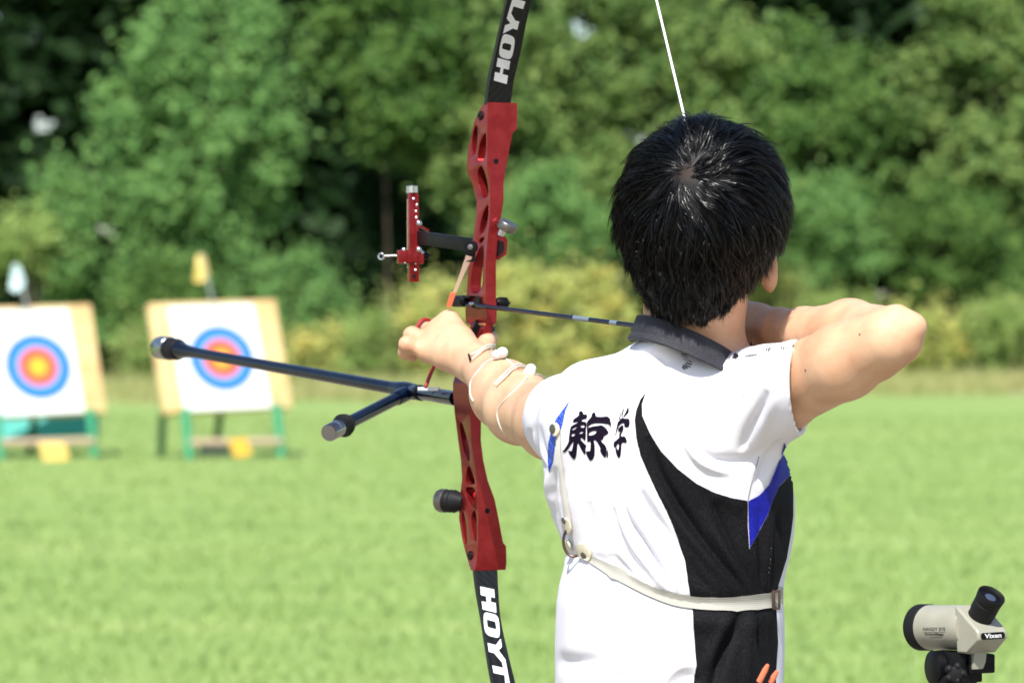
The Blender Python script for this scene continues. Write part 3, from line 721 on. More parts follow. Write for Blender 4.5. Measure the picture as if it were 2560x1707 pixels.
for i, (x0, y0, x1, y1, w_) in enumerate([(1703, 881, 1716, 883, 1.6), (1702, 886, 1717, 889, 1.2), (1703, 892, 1714, 893, .8), (1707, 899, 1722, 903, .7), (1712, 895, 1720, 897, .8), (1720, 902, 1730, 908, 1.2), (1715, 907, 1729, 913, 1.8), (1712, 911, 1726, 919, 1.6),
        (1707, 914, 1719, 921, 2.2), (1705, 918, 1713, 924, 2.0), (1834, 890, 1842, 884, 1.8), (1832, 897, 1846, 886, 2.0), (1838, 898, 1848, 890, 1.4), (1917, 878, 1919, 870, 1.4), (1922, 880, 1925, 869, 1.6), (1928, 878, 1929, 870, .8), (1953, 874, 1956, 868, 1.2), (1959, 874, 1962, 868, 1.4),
        (1965, 873, 1968, 868, 1.0), (1980, 868, 1983, 862, 1.4), (1987, 868, 1990, 861, 2.0)]): tk.append(tick(x0, y0, x1, y1, w_))
for i in range(7): tk.append(tick(1864+i*4.2, 894-i*.5, 1868+i*4.2, 888-i*.5, .9))
for t_ in (tk[:10], tk[10:13]+tk[21:], tk[13:21]): decal('shoulder_print', t_, SHIRT, M['print'], shirt, 0.0011, 5)
seam_m = new_mat('seam', (0.05, 0.05, 0.06), 0.8)
sm = []
line = [(1869, 1249), (1876, 1215), (1886, 1180), (1897, 1140)]
for a, b_ in zip(line[:-1], line[1:]): sm.append(tick(*a, *b_, 0.8))
decal('seam', sm, SHIRT, seam_m, shirt, 0.0009, 6)
# collar
mb = MB(); NC = 56
def cring(cx, cy_, rx, ry, tilt, d0, sag=0.0):
    out = []
    for k in range(NC):
        a = 2*math.pi*k/NC; x = math.cos(a)*rx; y = math.sin(a)*ry
        c = P(cx, cy_, d0); fr = max(0, math.sin(a)); out.append(np.array([c[0]+x+.048*fr, d0+y, c[2]-x*tilt-sag*max(0, -math.sin(a))+.016*fr]))
    return out
rings = [cring(1722, 890, .0500, .060, .42, 4.096, -.008), cring(1718, 850, .0528, .0640, .42, 4.094, -.009), cring(1717, 841, .0538, .0650, .42, 4.094, -.009),
         cring(1717, 850, .0548, .0662, .42, 4.094, -.009), cring(1716, 888, .0598, .0735, .42, 4.094, -.011), cring(1716, 893, .0590, .0728, .42, 4.094, -.011), cring(1715, 898, .0608, .0748, .42, 4.094, -.0115),
         cring(1714, 912, .0635, .080, .42, 4.094, -.012), cring(1714, 915, .0600, .077, .42, 4.094, -.012)]
vs = [p for r_ in rings for p in r_]
fs = [(i*NC+k, i*NC+(k+1) % NC, (i+1)*NC+(k+1) % NC, (i+1)*NC+k) for i in range(len(rings)-1) for k in range(NC)]
mb.add(vs, fs); collar = mb.build('collar', M['collar'], shirt, auto=None)
ss = collar.modifiers.new('s', 'SUBSURF'); ss.levels = ss.render_levels = 2

# trousers and shoes (below the frame)
tro = blend([f_ell((0.165, 4.155, 0.86), (0.125, 0.115, 0.12)), f_rc((0.14, 4.22, 0.84), (0.09, 4.36, 0.45), .092, .068), f_rc((0.09, 4.36, 0.45), (0.06, 4.42, 0.07), .068, .056),
             f_rc((0.19, 4.08, 0.84), (0.24, 3.98, 0.45), .092, .068), f_rc((0.24, 3.98, 0.45), (0.27, 3.93, 0.07), .068, .056)], 0.03)
tv, tq = polygonise(tro, 0.008, relax=2)
trm = new_mat('dark_trousers', (0.015, 0.016, 0.022), 0.8); bump(trm, 300, 0.4, 0.001)
mesh_obj('trousers', tv, tq, trm, person)
for c in ((0.06, 4.42), (0.27, 3.93)):
    mb = MB(); fx = unit((0.7, 0.25, 0)); sx = np.array([-fx[1], fx[0], 0])
    mb.sphere((c[0]+fx[0]*.05, c[1]+fx[1]*.05, .045), (.135, .048, .043), ax=np.array([fx, sx, [0, 0, 1]])); mb.sphere((c[0], c[1], .07), (.055, .045, .05))
    mb.build('shoe', M['rubber'], person)

# ------------------------------------------------------------------ chest guard webbing, ring, tabs
strap = None
top = [(1478, 1383), (1526, 1407), (1575, 1433), (1623, 1459), (1678, 1476), (1727, 1486), (1785, 1490), (1850, 1488), (1914, 1481), (1935, 1473), (1951, 1463)]
bot = [(1478, 1409), (1526, 1442), (1575, 1470), (1623, 1494), (1678, 1515), (1730, 1524), (1785, 1528), (1850, 1528), (1914, 1522), (1935, 1516), (1951, 1509)]
def ribbon(top, bot, bvh, off, thick, n=60, rowsn=5, close=True):
    T_ = curve_pts([(a, b_, 0) for a, b_ in top], n); B_ = curve_pts([(a, b_, 0) for a, b_ in bot], n); mb = MB(); cols = []
    for a, b_ in zip(T_, B_):
        col = []
        for k in range(rowsn):
            q = a+(b_-a)*k/(rowsn-1); h_ = hit(bvh, q[0], q[1], off)
            col.append(h_)
        if any(c is None for c in col): continue
        # webbing bridges the creases of the cloth
        cols.append(col)
    C = np.array(cols); d = C[:, :, 1].copy()
    for _ in range(3):
        dd = d.copy(); dd[1:-1] = np.minimum(d[1:-1], (d[:-2]+d[2:])/2); d = dd
    sc = d/C[:, :, 1]; C2 = C.copy(); C2[:, :, 0] *= sc; C2[:, :, 1] = d; C2[:, :, 2] = CZ+(C[:, :, 2]-CZ)*sc
    m = len(C2); n_ = np.array([0, 1, 0])*thick
    vs = list(C2.reshape(-1, 3))+list((C2+n_).reshape(-1, 3)); k = rowsn; o = m*k; fs = []
    for i in range(m-1):
        for j in range(k-1):
            fs.append((i*k+j, i*k+j+1, (i+1)*k+j+1, (i+1)*k+j)); fs.append((o+i*k+j, o+(i+1)*k+j, o+(i+1)*k+j+1, o+i*k+j+1))
        fs.append((i*k, (i+1)*k, o+(i+1)*k, o+i*k)); fs.append((i*k+k-1, o+i*k+k-1, o+(i+1)*k+k-1, (i+1)*k+k-1))
    for i in (0, m-1):
        for j in range(k-1): fs.append((i*k+j, i*k+j+1, o+i*k+j+1, o+i*k+j))
    return mb.add(vs, fs)
guard = ribbon(top, bot, SHIRT, 0.0030, 0.0022).build('chest_guard_strap', M['strap'], person)
# the part over the shoulder blade up to the snap, and the leather tabs
ribbon([(1399, 1060), (1395, 1130), (1405, 1220), (1416, 1290), (1419, 1316)], [(1403, 1066), (1406, 1130), (1419, 1220), (1430, 1285), (1433, 1312)], SHIRT, 0.0024, 0.0016, 40, 3).build('shoulder_strap', new_mat('white_vinyl', (.76, .73, .66), .5), guard)
def tab(poly):
    r = lay_on(SHIRT, [smooth_loop(poly, 2)], 0.0042, 5); mb = MB()
    if r: mb.add(*r)
    return mb
def solid(mb, name, mat, parent, th):
    o = mb.build(name, mat, parent, fix=False, auto=None); m = o.modifiers.new('thick', 'SOLIDIFY'); m.thickness = th; m.offset = 0; return o
solid(tab([(1452, 1352), (1466, 1354), (1484, 1372), (1484, 1395), (1478, 1405), (1468, 1404), (1450, 1386)]), 'leather_tab', M['leather'], guard, .0018)
solid(tab([(1414, 1290), (1428, 1292), (1434, 1306), (1437, 1322), (1430, 1333), (1421, 1330), (1416, 1310)]), 'leather_tab', M['leather'], guard, .0018)
solid(tab([(1417, 1348), (1429, 1345), (1437, 1371), (1424, 1376)]), 'leather_tab', M['leather'], guard, .0018)
solid(tab([(1394, 1054), (1404, 1062), (1406, 1078), (1399, 1090), (1390, 1090), (1388, 1066)]), 'leather_tab', M['leather'], guard, .0018)
ringc = [(1434+26*math.sin(a)*0.98, 1352-38*math.cos(a)) for a in np.linspace(0, 2*math.pi, 40, endpoint=False)]
rp3 = []
hc = [hit(SHIRT, x, y, 0.004) for x, y in ringc]; ds = [h_[1] for h_ in hc if h_ is not None]; dm = float(np.median(ds))
c1 = hit(SHIRT, 1460, 1345, 0.004)
for x, y in ringc:
    rp3.append(P(x, y, dm-0.004+0.10*(1434-x)/1000.0))
rp3 += rp3[:2]
MB().tube(rp3, 0.0016, 8, cap=False).build('ring', M['bronze'], guard)
for x, y, rx in ((1391, 1072, .0052), (1419, 1297, .0036), (1468, 1384, .0042)):
    h0 = hit(SHIRT, x, y, 0.0048)
    if h0 is None: continue
    h1 = hit(SHIRT, x+4, y, 0.0048); h2 = hit(SHIRT, x, y+4, 0.0048)
    nn = unit(np.cross(h1-h0, h2-h0)); nn = nn if nn[1] < 0 else -nn
    MB().lathe(h0, nn, [(0, rx), (.0008, rx), (.0014, rx*.8), (.0015, 0.0001)], 20).build('snap_button', M['steel'], guard)
h0 = hit(SHIRT, 1921, 1500, 0.0065); tz = np.array([0, 0, 1.0]); tx = unit((1, 0.15, 0)); ty = np.cross(tz, tx)
mb = MB(); A3 = np.array([tx, ty, tz]); mb.box(h0, (.0018, .0012, .0100), A3, .0005); mb.box(h0+tx*.0062, (.0012, .001, .0085), A3, .0004); mb.box(h0+tx*.003+tz*.0092, (.0042, .001, .0012), A3, .0004); mb.box(h0+tx*.003-tz*.0092, (.0042, .001, .0012), A3, .0004)
mb.build('buckle', M['bronze'], guard)

# ------------------------------------------------------------------ elastic cords and beads of the arm guard
ag = empty('arm_guard', P(1230, 960, 4.55), 'arm guard with white elastic cords and white beads round the bare left forearm', 'arm guard')
def on_arm(pts, offs, n=40):
    c = curve_pts([(x, y, o) for (x, y), o in zip(pts, offs)], n); out = []
    for x, y, o in c:
        h_ = hit(BODY, x, y, 0)
        if h_ is None:
            if out: out.append(P(x, y, out[-1][1]+0.004))
            continue
        out.append(h_*1.0+(np.array([0, 0, CZ])-h_)/np.linalg.norm(np.array([0, 0, CZ])-h_)*o)
    return out
cr = 0.0012
for pts, offs in [
    ([(1243, 890), (1215, 906), (1195, 928), (1178, 952), (1175, 975), (1178, 992), (1184, 1003)], [.004, .001, .001, .001, .001, .001, 0]),
    ([(1256, 893), (1268, 899), (1278, 908), (1290, 922)], [.003, .001, .001, 0]),
    ([(1242, 874), (1238, 864), (1226, 862), (1212, 866), (1195, 878), (1176, 887)], [.006, .013, .017, .017, .014, .012]),
    ([(1242, 872), (1230, 867), (1212, 872), (1195, 884), (1181, 896)], [.006, .013, .017, .014, .012]),
    ([(1318, 942), (1300, 962), (1270, 992), (1250, 1014), (1243, 1036), (1250, 1064), (1264, 1088)], [.004, .001, .001, .001, .001, .001, 0]),
    ([(1332, 935), (1348, 937), (1364, 946), (1376, 960)], [.004, .001, .001, 0]),
    ([(1316, 916), (1306, 911), (1290, 911), (1272, 924), (1252, 943), (1236, 960)], [.006, .013, .016, .013, .009, .006]),
    ([(1320, 920), (1302, 915), (1285, 921), (1262, 941), (1240, 963)], [.006, .013, .015, .010, .006])]:
    pp = on_arm(pts, offs)
    if len(pp) > 2: MB().tube(pp, cr, 7).build('elastic_cord', M['cord'], ag)
for x, y, o, r_ in ((1242, 886, .007, .0062), (1256, 881, .008, .0070), (1324, 930, .009, .0072), (1327, 922, .009, .0066)):
    h_ = hit(BODY, x, y, 0); h_ = P(x, y, 4.50) if h_ is None else h_
    MB().sphere(h_*1.0+unit(np.array([0, 0, CZ])-h_)*o, (r_, r_, r_*.92), 18).build('bead', M['bead'], ag)
p0 = on_arm([(1172, 886), (1175, 897), (1176, 899)], [.012]*3, 6)
MB().tube(p0, .0014, 7).build('cord_tip', M['black'], ag)
# shell on the inner side of the forearm
fa = unit(W_L-E_L); fr = unit(np.cross(fa, (0, 0, 1))); fu = np.cross(fr, fa); mb = MB(); vs = []; ns, na = 8, 9
for i in range(ns):
    t = 0.25+0.6*i/(ns-1); c = E_L+(W_L-E_L)*t; rr = .0385+(.0235-.0385)*t+.0005
    for k in range(na):
        a = R(-35+70*k/(na-1)); vs.append(c+fr*rr*math.cos(a)+fu*rr*math.sin(a))
mb.add(vs, [(i*na+k, i*na+k+1, (i+1)*na+k+1, (i+1)*na+k) for i in range(ns-1) for k in range(na-1)])
solid(mb, 'guard_plate', M['black'], ag, .002)

# ================================================================== the bow
BD = 4.72; BS = FPX/BD
d2 = unit((-0.433, 0.901, 0)); w2 = unit((0.901, 0.433, 0))      # forward (towards target), to the right of it
bow = empty('recurve_bow', P(1215, 850, BD), 'red recurve bow with black lettered limbs, gripped in the left hand', 'bow')
RROWS = [(256, 1210, 1219, 1292), (275, 1197, 1219, 1293), (300, 1185, 1218, 1293), (322, 1180, 1218, 1291), (332, 1178, 1218, 1281), (360, 1171, 1218, 1276), (400, 1166, 1218, 1268), (425, 1166, 1219, 1263), (460, 1181, 1225, 1259),
         (500, 1191, 1225, 1259), (540, 1189, 1224, 1253), (600, 1181, 1219, 1245), (660, 1170, 1214, 1240), (740, 1165, 1214, 1240), (775, 1162, 1216, 1242), (806, 1163, 1219, 1241),
         (812, 1176, 1214, 1232), (840, 1172, 1206, 1228), (880, 1158, 1202, 1226), (930, 1140, 1196, 1226), (958, 1131, 1176, 1206), (985, 1131, 1175, 1204), (1030, 1135, 1176, 1203), (1100, 1144, 1178, 1202), (1150, 1151, 1186, 1208), (1200, 1154, 1192, 1219),
         (1250, 1148, 1195, 1237), (1300, 1146, 1196, 1247), (1350, 1154, 1195, 1256), (1358, 1156, 1195, 1258), (1366, 1158, 1195, 1265), (1390, 1165, 1193, 1266), (1412, 1172, 1190, 1266), (1426, 1177, 1186, 1264)]
KU, KV = BS*0.433, BS*0.901
def rint(py, c): return float(np.interp(py, [r[0] for r in RROWS], [r[c] for r in RROWS]))
def bp(px, py, v=0.0, mid=None):
    "point on the bow's left side seen at px, moved v to the right"
    m = rint(py, 2) if mid is None else mid
    return P(m, py, BD)+d2*((m-px)/KU)+w2*v
def bpu(py, u, v):  # u forward of the back edge
    return P(rint(py, 2), py, BD)+d2*u+w2*v
vs = []
for py, xl, xm, xr in RROWS:
    A = P(xm, py, BD); u = (xm-xl)/KU; v = (xr-xm)/KV
    vs += [A, A+w2*v, A+w2*v+d2*u, A+d2*u]
m = len(RROWS); fs = [(i*4+k, i*4+(k+1) % 4, (i+1)*4+(k+1) % 4, (i+1)*4+k) for i in range(m-1) for k in range(4)]+[(3, 2, 1, 0), (m*4-4, m*4-3, m*4-2, m*4-1)]
riser = MB().add(vs, fs).build('riser', M['red'], bow, smooth=True, auto=22)
cuts = [  # outline seen on the left side, depth to the right (m)
 ([(1182, 390), (1178, 350), (1184, 318), (1192, 307), (1194, 335), (1190, 380)], .08),
 ([(1216, 330), (1208, 336), (1197, 362), (1193, 402), (1206, 404), (1215, 386)], .006),
 ([(1203, 412), (1209, 421), (1219, 456), (1221, 485), (1217, 494), (1206, 495), (1196, 453), (1193, 434), (1196, 418)], .016),
 ([(1219, 509), (1222, 520), (1220, 546), (1211, 581), (1198, 587), (1198, 571), (1206, 533)], .012),
 ([(1212, 590), (1208, 604), (1197, 612), (1197, 596)], .006),
 ([(1208, 611), (1210, 625), (1208, 660), (1207, 709), (1200, 728), (1190, 734), (1180, 731), (1175, 719), (1179, 676), (1183, 656), (1193, 631), (1200, 615)], .08),
 ([(1148, 1062), (1153, 1052), (1161, 1075), (1173, 1116), (1175, 1146), (1173, 1156), (1168, 1150), (1157, 1123)], .014),
 ([(1168, 1167), (1174, 1163), (1187, 1200), (1187, 1212), (1164, 1213), (1164, 1194)], .014),
 ([(1164, 1219), (1187, 1218), (1189, 1246), (1182, 1267), (1176, 1263), (1163, 1235)], .007),
 ([(1181, 1277), (1191, 1276), (1193, 1345), (1190, 1357), (1183, 1342), (1177, 1303)], .011),
 ([(1154, 1277), (1159, 1285), (1165, 1314), (1168, 1358), (1163, 1366), (1157, 1342), (1152, 1303)], .08)]
bm_objs = []
for poly, dep in cuts:
    L = smooth_loop(poly, 2)
    pl = [bp(x, y, -0.006) for x, y in L]
    c = MB().prism(pl, w2*(dep+.006)).build('cut', None, None, smooth=False); bm_objs.append(c)
    md = riser.modifiers.new('c', 'BOOLEAN'); md.object = c; md.operation = 'DIFFERENCE'; md.solver = 'EXACT'
bv_ = riser.modifiers.new('bev', 'BEVEL'); bv_.width = 0.0015; bv_.segments = 2; bv_.limit_method = 'ANGLE'; bv_.angle_limit = R(28)
dg = bpy.context.evaluated_depsgraph_get(); dg.update()
nm = bpy.data.meshes.new_from_object(riser.evaluated_get(dg)); riser.modifiers.clear(); old = riser.data; riser.data = nm; bpy.data.meshes.remove(old)
for c in bm_objs:
    me = c.data; bpy.data.objects.remove(c); bpy.data.meshes.remove(me)
# screws, bolt holes
for px, py, r_ in ((1202, 288, .0058), (1176, 1390, .0058)):
    c = bp(px, py); MB().lathe(c, -w2, [(-.002, r_), (.0012, r_), (.0025, r_*.8), (.0025, r_*.4), (.0008, r_*.35), (.0008, .0001)], 24).build('limb_bolt', M['black'], bow)
for px, py, r_ in ((1240, 403, .0032), (1218, 1277, .0032)):
    c = bpu(py, -0.0006, (px-rint(py, 2))/KV); MB().lathe(c, -d2, [(-.004, r_), (0, r_), (0.0002, .0001)], 18).build('bushing', M['black'], bow)
# grip
mb = MB(); gp = [bpu(y, u, v) for y, u, v in ((812, .022, .010), (835, .026, .010), (870, .030, .011), (910, .034, .012), (950, .036, .012))]
mb.tube(curve_pts(gp, 14), [.0135, .0135, .0135, .014, .0145, .015, .015, .0155, .0155, .0155, .016, .016, .016][:len(curve_pts(gp, 14))] if len(curve_pts(gp, 14)) <= 13 else [.015]*len(curve_pts(gp, 14)), 16)
mb.build('grip', M['black'], bow)
# limbs
UROWS = [(262, 1217, 1276, 4.722), (200, 1225, 1285, 4.708), (130, 1240, 1301, 4.690), (60, 1255, 1315, 4.668), (0, 1269, 1328, 4.648), (-80, 1291, 1349, 4.62), (-250, 1340, 1394, 4.565), (-450, 1398, 1444, 4.52), (-600, 1437, 1474, 4.505), (-680, 1450, 1478, 4.51), (-740, 1455, 1474, 4.535)]
LROWS = [(1420, 1188, 1243, 4.722), (1480, 1195, 1246, 4.712), (1550, 1207, 1252, 4.695), (1630, 1219, 1269, 4.668), (1707, 1232, 1288, 4.642), (1800, 1255, 1311, 4.61), (1950, 1300, 1354, 4.562), (2150, 1362, 1408, 4.52), (2280, 1400, 1436, 4.505), (2350, 1412, 1440, 4.51), (2400, 1418, 1438, 4.535)]
tips = []
def limb(rows, th):
    rr = curve_pts([(a, b_, c) for a, b_, c, _ in rows], 60); dd = curve_pts([(d_, 0, 0) for *_, d_ in rows], 60); vs = []
    m = len(rr)
    for i, ((py, xa, xb), (dp, _, _)) in enumerate(zip(rr, dd)):
        A = P(xa, py, dp); B = P(xb, py, dp); width = (xb-xa)/FPX*dp/0.901; C = A+w2*width; t = th*(1-0.62*i/m)
        # back face, rounded front
        vs += [A, C, C+d2*t, A+d2*t]
    fs = [(i*4+k, i*4+(k+1) % 4, (i+1)*4+(k+1) % 4, (i+1)*4+k) for i in range(m-1) for k in range(4)]+[(3, 2, 1, 0), (m*4-4, m*4-3, m*4-2, m*4-1)]
    tips.append((A+C)/2)
    o = MB().add(vs, fs).build('limb', M['carbon'], bow, smooth=True, auto=30)
    va = np.array(vs); fa_ = np.array(fs[:-2]); return o, bvh_of(va, fa_)
limbU, BU = limb(UROWS, .0085); limbL, BL = limb(LROWS, .0085)
Z3 = lambda L: scaled(L, 1150, 0, 11.76)
Z1 = lambda L: scaled(L, 1000, 0, 3.92)
Z4 = lambda L: scaled(L, 1050, 1140, 2.765)
decal('lettering', [
    [Z3([(1535, -20), (1370, 550), (1480, 690), (1320, 745), (1262, 992), (1550, 845), (1680, 885), (1740, 640), (1620, 605), (1500, 400), (1570, 190), (1850, 275), (1920, 50), (1730, 0), (1760, -180), (1590, -220)])],
    [smooth_loop(Z1([(1040, 335), (1100, 355), (1124, 385), (1120, 450), (1102, 540), (1085, 575), (1058, 583), (990, 562), (970, 535), (975, 470), (998, 370), (1015, 338)])), smooth_loop(Z1([(1008, 418), (1082, 435), (1092, 445), (1080, 495), (1068, 500), (1002, 480), (998, 468)]))],
    [Z1([(957, 568), (1080, 602), (1066, 686), (1013, 672), (1003, 728), (1057, 742), (1045, 826), (918, 789), (930, 706), (975, 718), (987, 664), (943, 652)])]],
    BU, M['white_paint'], limbU, 0.0004, 6)
Z5 = lambda L: scaled(L, 1150, 1425, 3.2)
decal('lettering', [
    [Z5([(160, 128), (272, 153), (277, 220), (244, 212), (248, 253), (285, 262), (290, 340), (180, 312), (172, 248), (212, 255), (208, 208), (165, 197)])],
    [smooth_loop(Z5([(195, 333), (250, 345), (292, 358), (311, 395), (318, 500), (310, 542), (260, 532), (222, 520), (196, 485), (186, 380)])), Z5([(214, 400), (220, 395), (276, 410), (283, 418), (290, 466), (284, 472), (226, 456), (219, 446)])],
    [Z5([(220, 580), (285, 598), (325, 545), (335, 612), (308, 640), (362, 712), (412, 980), (366, 980), (356, 840), (268, 820), (257, 760), (345, 780), (336, 738), (272, 662), (230, 651)])]],
    BL, M['white_paint'], limbL, 0.0004, 6)
# string
NOCK = P(1843, 846, 4.14)
MB().tube([tips[0], NOCK, tips[1]], [.0013, .0017, .0013], 8).build('bowstring', M['string'], bow)
# plunger button, arrow rest
c = bpu(757, .012, (rint(757, 3)-rint(757, 2))/KV)
MB().lathe(c, w2, [(0, .003), (.005, .003), (.005, .0055), (.009, .0072), (.019, .0072), (.021, .005), (.021, .002), (.024, .0018)], 24).build('plunger_button', M['black'], bow)
mb = MB(); c = bp(1198, 757, -.0015); mb.box(c, (.006, .0015, .0075), np.array([d2, w2, [0, 0, 1]]), .0008)
mb.box(bp(1193, 765, -.003), (.003, .004, .0025), np.array([d2, w2, [0, 0, 1]]), .0005); mb.build('arrow_rest', M['black'], bow)
mb = MB(); c = bp(1166, 751, -.004); mb.lathe(bp(1172, 752, -.004), d2, [(0, .004), (.004, .0072), (.034, .0072), (.037, .005)], 20)
mb.box(bp(1172, 742, -.004), (.014, .003, .0012), np.array([d2, w2, [0, 0, 1]]))
mb.build('rest_block', M['black'], bow)
MB().tube([bp(1196, 758, -.005), bp(1186, 758, -.006)], .0022, 8).build('rest_screw', M['chrome'], bow)
# highlight of the lower shelf under the window, added as a tan strip
mb = MB(); mb.box(bpu(811, .016, .006), (.012, .008, .0016), np.array([d2, w2, [0, 0, 1]]), .0008); mb.build('shelf_highlight', new_mat('shelf_glint', (.55, .32, .12), .4, .7), bow)

# ------------------------------------------------------------------ sight
AX = np.array([d2, w2, [0, 0, 1.0]])
sight = empty('bow_sight', bp(1160, 602, .01), 'red bow sight with ring aperture on a black bar, clamped to the riser window', 'bow sight')
def tq_(px0, py0, px1, py1, dA, dB): return P(px0, py0, dA), P(px1, py1, dB)
dS = 4.72+0.043*.9+0.02                        # where the bar leaves the riser
uA = (rint(610, 2)-1178)/KU; A0 = bp(1178, 611, .0035)
SB = A0+d2*.148+np.array([0, 0, .0005])
# bar: photo runs from (1180,611) to (1050,594)
B1 = P(1046, 594, SB[1]); dirb = unit(B1-A0); up = unit(np.cross(W3, dirb)); up = up if up[2] > 0 else -up
mb = MB(); Lb = np.linalg.norm(B1-A0)/2
mb.box((A0+B1)/2-dirb*.002, (Lb+.006, .0025, .0085), np.array([dirb, unit(np.cross(up, dirb)), up]), .0006); mb.build('extension_bar', M['black'], sight)
SD = B1[1]+0.004; up2 = unit((-.008, 0, 1))
def sp(px, py, dd=0.0): return P(px, py, SD+dd)
mb = MB(); wv_ = unit((0.95, 0.31, 0)); dv_ = unit((-0.31, 0.95, 0)); A4 = np.array([wv_, dv_, up2])
hh = (705-484)/2/FPX*SD
mb.box(sp(1031, 594.5), (.0034, .0050, hh), A4, .0006); mb.box(sp(1024, 594.5), (.0018, .0062, hh), A4, .0004); mb.box(sp(1040, 594.5), (.0022, .0060, hh), A4, .0004)
mb.build('sight_rail', M['red'], sight)
mb = MB()
for i in range(42): mb.box(sp(1018.5, 500+i*4.1, -.004), (.0006, .0010, .0004), A4)
mb.build('scale', new_mat('pale_scale', (.6, .5, .35), .5), sight)
for px, py in ((1034, 497), (1042, 512), (1040, 528), (1041, 544), (1037, 640), (1040, 658), (1039, 675)):
    MB().lathe(sp(px, py, -.0055), (0, -1, .3), [(-.002, .0017), (.0006, .0017), (.001, .0006)], 12).build('screw', M['chrome'], sight)
MB().lathe(sp(1037, 691, -.0052), -dv_, [(-.001, .0028), (.0006, .0028), (.0006, .002), (-.0004, .0019)], 16).build('slot', M['rubber'], sight)
MB().lathe(sp(1030, 484), up2, [(0, .0062), (.001, .0076), (.009, .0076), (.0098, .007)], 28).build('top_knob', M['chrome'], sight)
mb = MB(); mb.box(sp(1015, 642, -.003), (.0112, .0052, .0085), A4, .0012); mb.box(sp(1047, 643, -.002), (.0055, .0050, .0085), A4, .001); mb.box(sp(1030, 640, -.0075), (.0060, .0022, .0080), A4, .0006)
MB().box(sp(1060, 571, 0), (.0070, .0022, .0014), np.array([unit((.9, .1, -.5)), dv_, unit((.5, 0, .9))]), .0003).build('bar_clamp', M['red'], sight)
mb.build('sight_block', M['red'], sight)
mb = MB()
for px, py, dd, r_ in ((1001, 632, -.009, .0013), (1003, 643, -.009, .0013), (1002, 654, -.009, .0013), (1012, 657, -.009, .0013), (1047, 558, -.004, .0042), (1047, 624, -.006, .0040), (1056, 631, -.006, .0024), (1010, 625, -.006, .0035)):
    MB().sphere(sp(px, py, dd), r_, 12).build('adjuster', M['chrome'], sight)
mb = MB(); mb.tube([sp(1058, 640, .001), sp(1072, 640, .001)], .0045, 12); mb.tube([sp(1068, 639), sp(1078, 637)], .0012, 8); mb.build('lock_knob', M['black'], sight)
mb = MB(); mb.tube([sp(995, 639), sp(962, 640)], .0014, 8); mb.build('pin', M['steel'], sight)
mb = MB(); ca = sp(953, 641); ringp = [ca+np.array([math.cos(t), -.25*math.cos(t), math.sin(t)])*.0036 for t in np.linspace(0, 2*math.pi, 22)]+[ca+np.array([1, -.25, 0])*.0036]
mb.tube(ringp, .0013, 8); mb.build('aperture_ring', M['chrome'], sight)
# mount on the right side of the riser
c = bpu(620, .012, .0165+.006)
mb = MB(); pl = [P(x, y, BD+.012) for x, y in ((1240, 584), (1262, 593), (1266, 602), (1263, 636), (1246, 650), (1238, 650))]
mb.prism([p-d2*.004 for p in pl], d2*.022); mb.build('mount', M['red'], sight, bevel=.0008)
mb = MB(); pl = [P(x, y, BD+.006) for x, y in ((1245, 601), (1257, 607), (1257, 628), (1243, 642))]; mb.prism([p-d2*.003 for p in pl], d2*.012); mb.build('mount_insert', M['black'], sight)
kx = unit((0.35, -.2, .9)); k0 = P(1252, 584, BD+.006)
mb = MB(); mb.lathe(k0, kx, [(-.002, .005), (.010, .0045)], 16); mb.build('knob_stem', M['chrome'], sight)
mb = MB(); mb.lathe(P(1264, 573, BD), unit((.42, -.25, .88)), [(-.001, .0115), (.0005, .0125), (.008, .0125), (.0095, .0115), (.0095, .0001)], 30); mb.build('mount_knob', M['steel'], sight)
# clicker
clk = empty('clicker', bp(1172, 625, -.004), 'slim steel clicker blade with orange tip hanging in front of the riser', 'clicker')
mb = MB(); cA = P(1176, 618, 4.702); mb.lathe(cA, (-.3, -1, 0), [(-.004, .0085), (.002, .0085), (.003, .0075)], 20); mb.box(cA+np.array([0, .002, -.008]), (.006, .002, .010), None, .0006); mb.build('clamp', M['black'], clk)
mb = MB(); mb.lathe(cA+np.array([0, -.004, 0]), (-.2, -1, 0), [(0, .0036), (.0012, .0034), (.0016, .002)], 16); mb.build('screw', M['steel'], clk)
mb = MB(); a_, b_ = P(1173, 640, 4.700), P(1134, 737, 4.716); dr = unit(b_-a_); sd = unit(np.cross(dr, (0.25, -1, 0))); Lc = np.linalg.norm(b_-a_)
for t0, t1, w0, w1 in ((0, .25, .0040, .0036), (.25, .62, .0034, .0024), (.62, 1, .0024, .0020)):
    p0, p1 = a_+dr*Lc*t0, a_+dr*Lc*t1; mb.prism([p0-sd*w0, p1-sd*w1, p1+sd*w1, p0+sd*w0], np.array([0, .0007, 0]))
mb.build('blade', M['chrome'], clk)
mb = MB(); p0, p1 = P(1133, 732, 4.714), P(1121, 770, 4.722); dr = unit(p1-p0); sd = unit(np.cross(dr, (0.25, -1, 0)))
q = [p0-sd*.0038-dr*.001, p0+sd*.0030, p0+sd*.0036+dr*.003, p1+sd*.0030-dr*.002, p1, p1-sd*.0034-dr*.004]; mb.prism([t-np.array([0, .0012, 0]) for t in q], np.array([0, .0026, 0])); mb.build('orange_tip', M['orange'], clk, bevel=.0006)

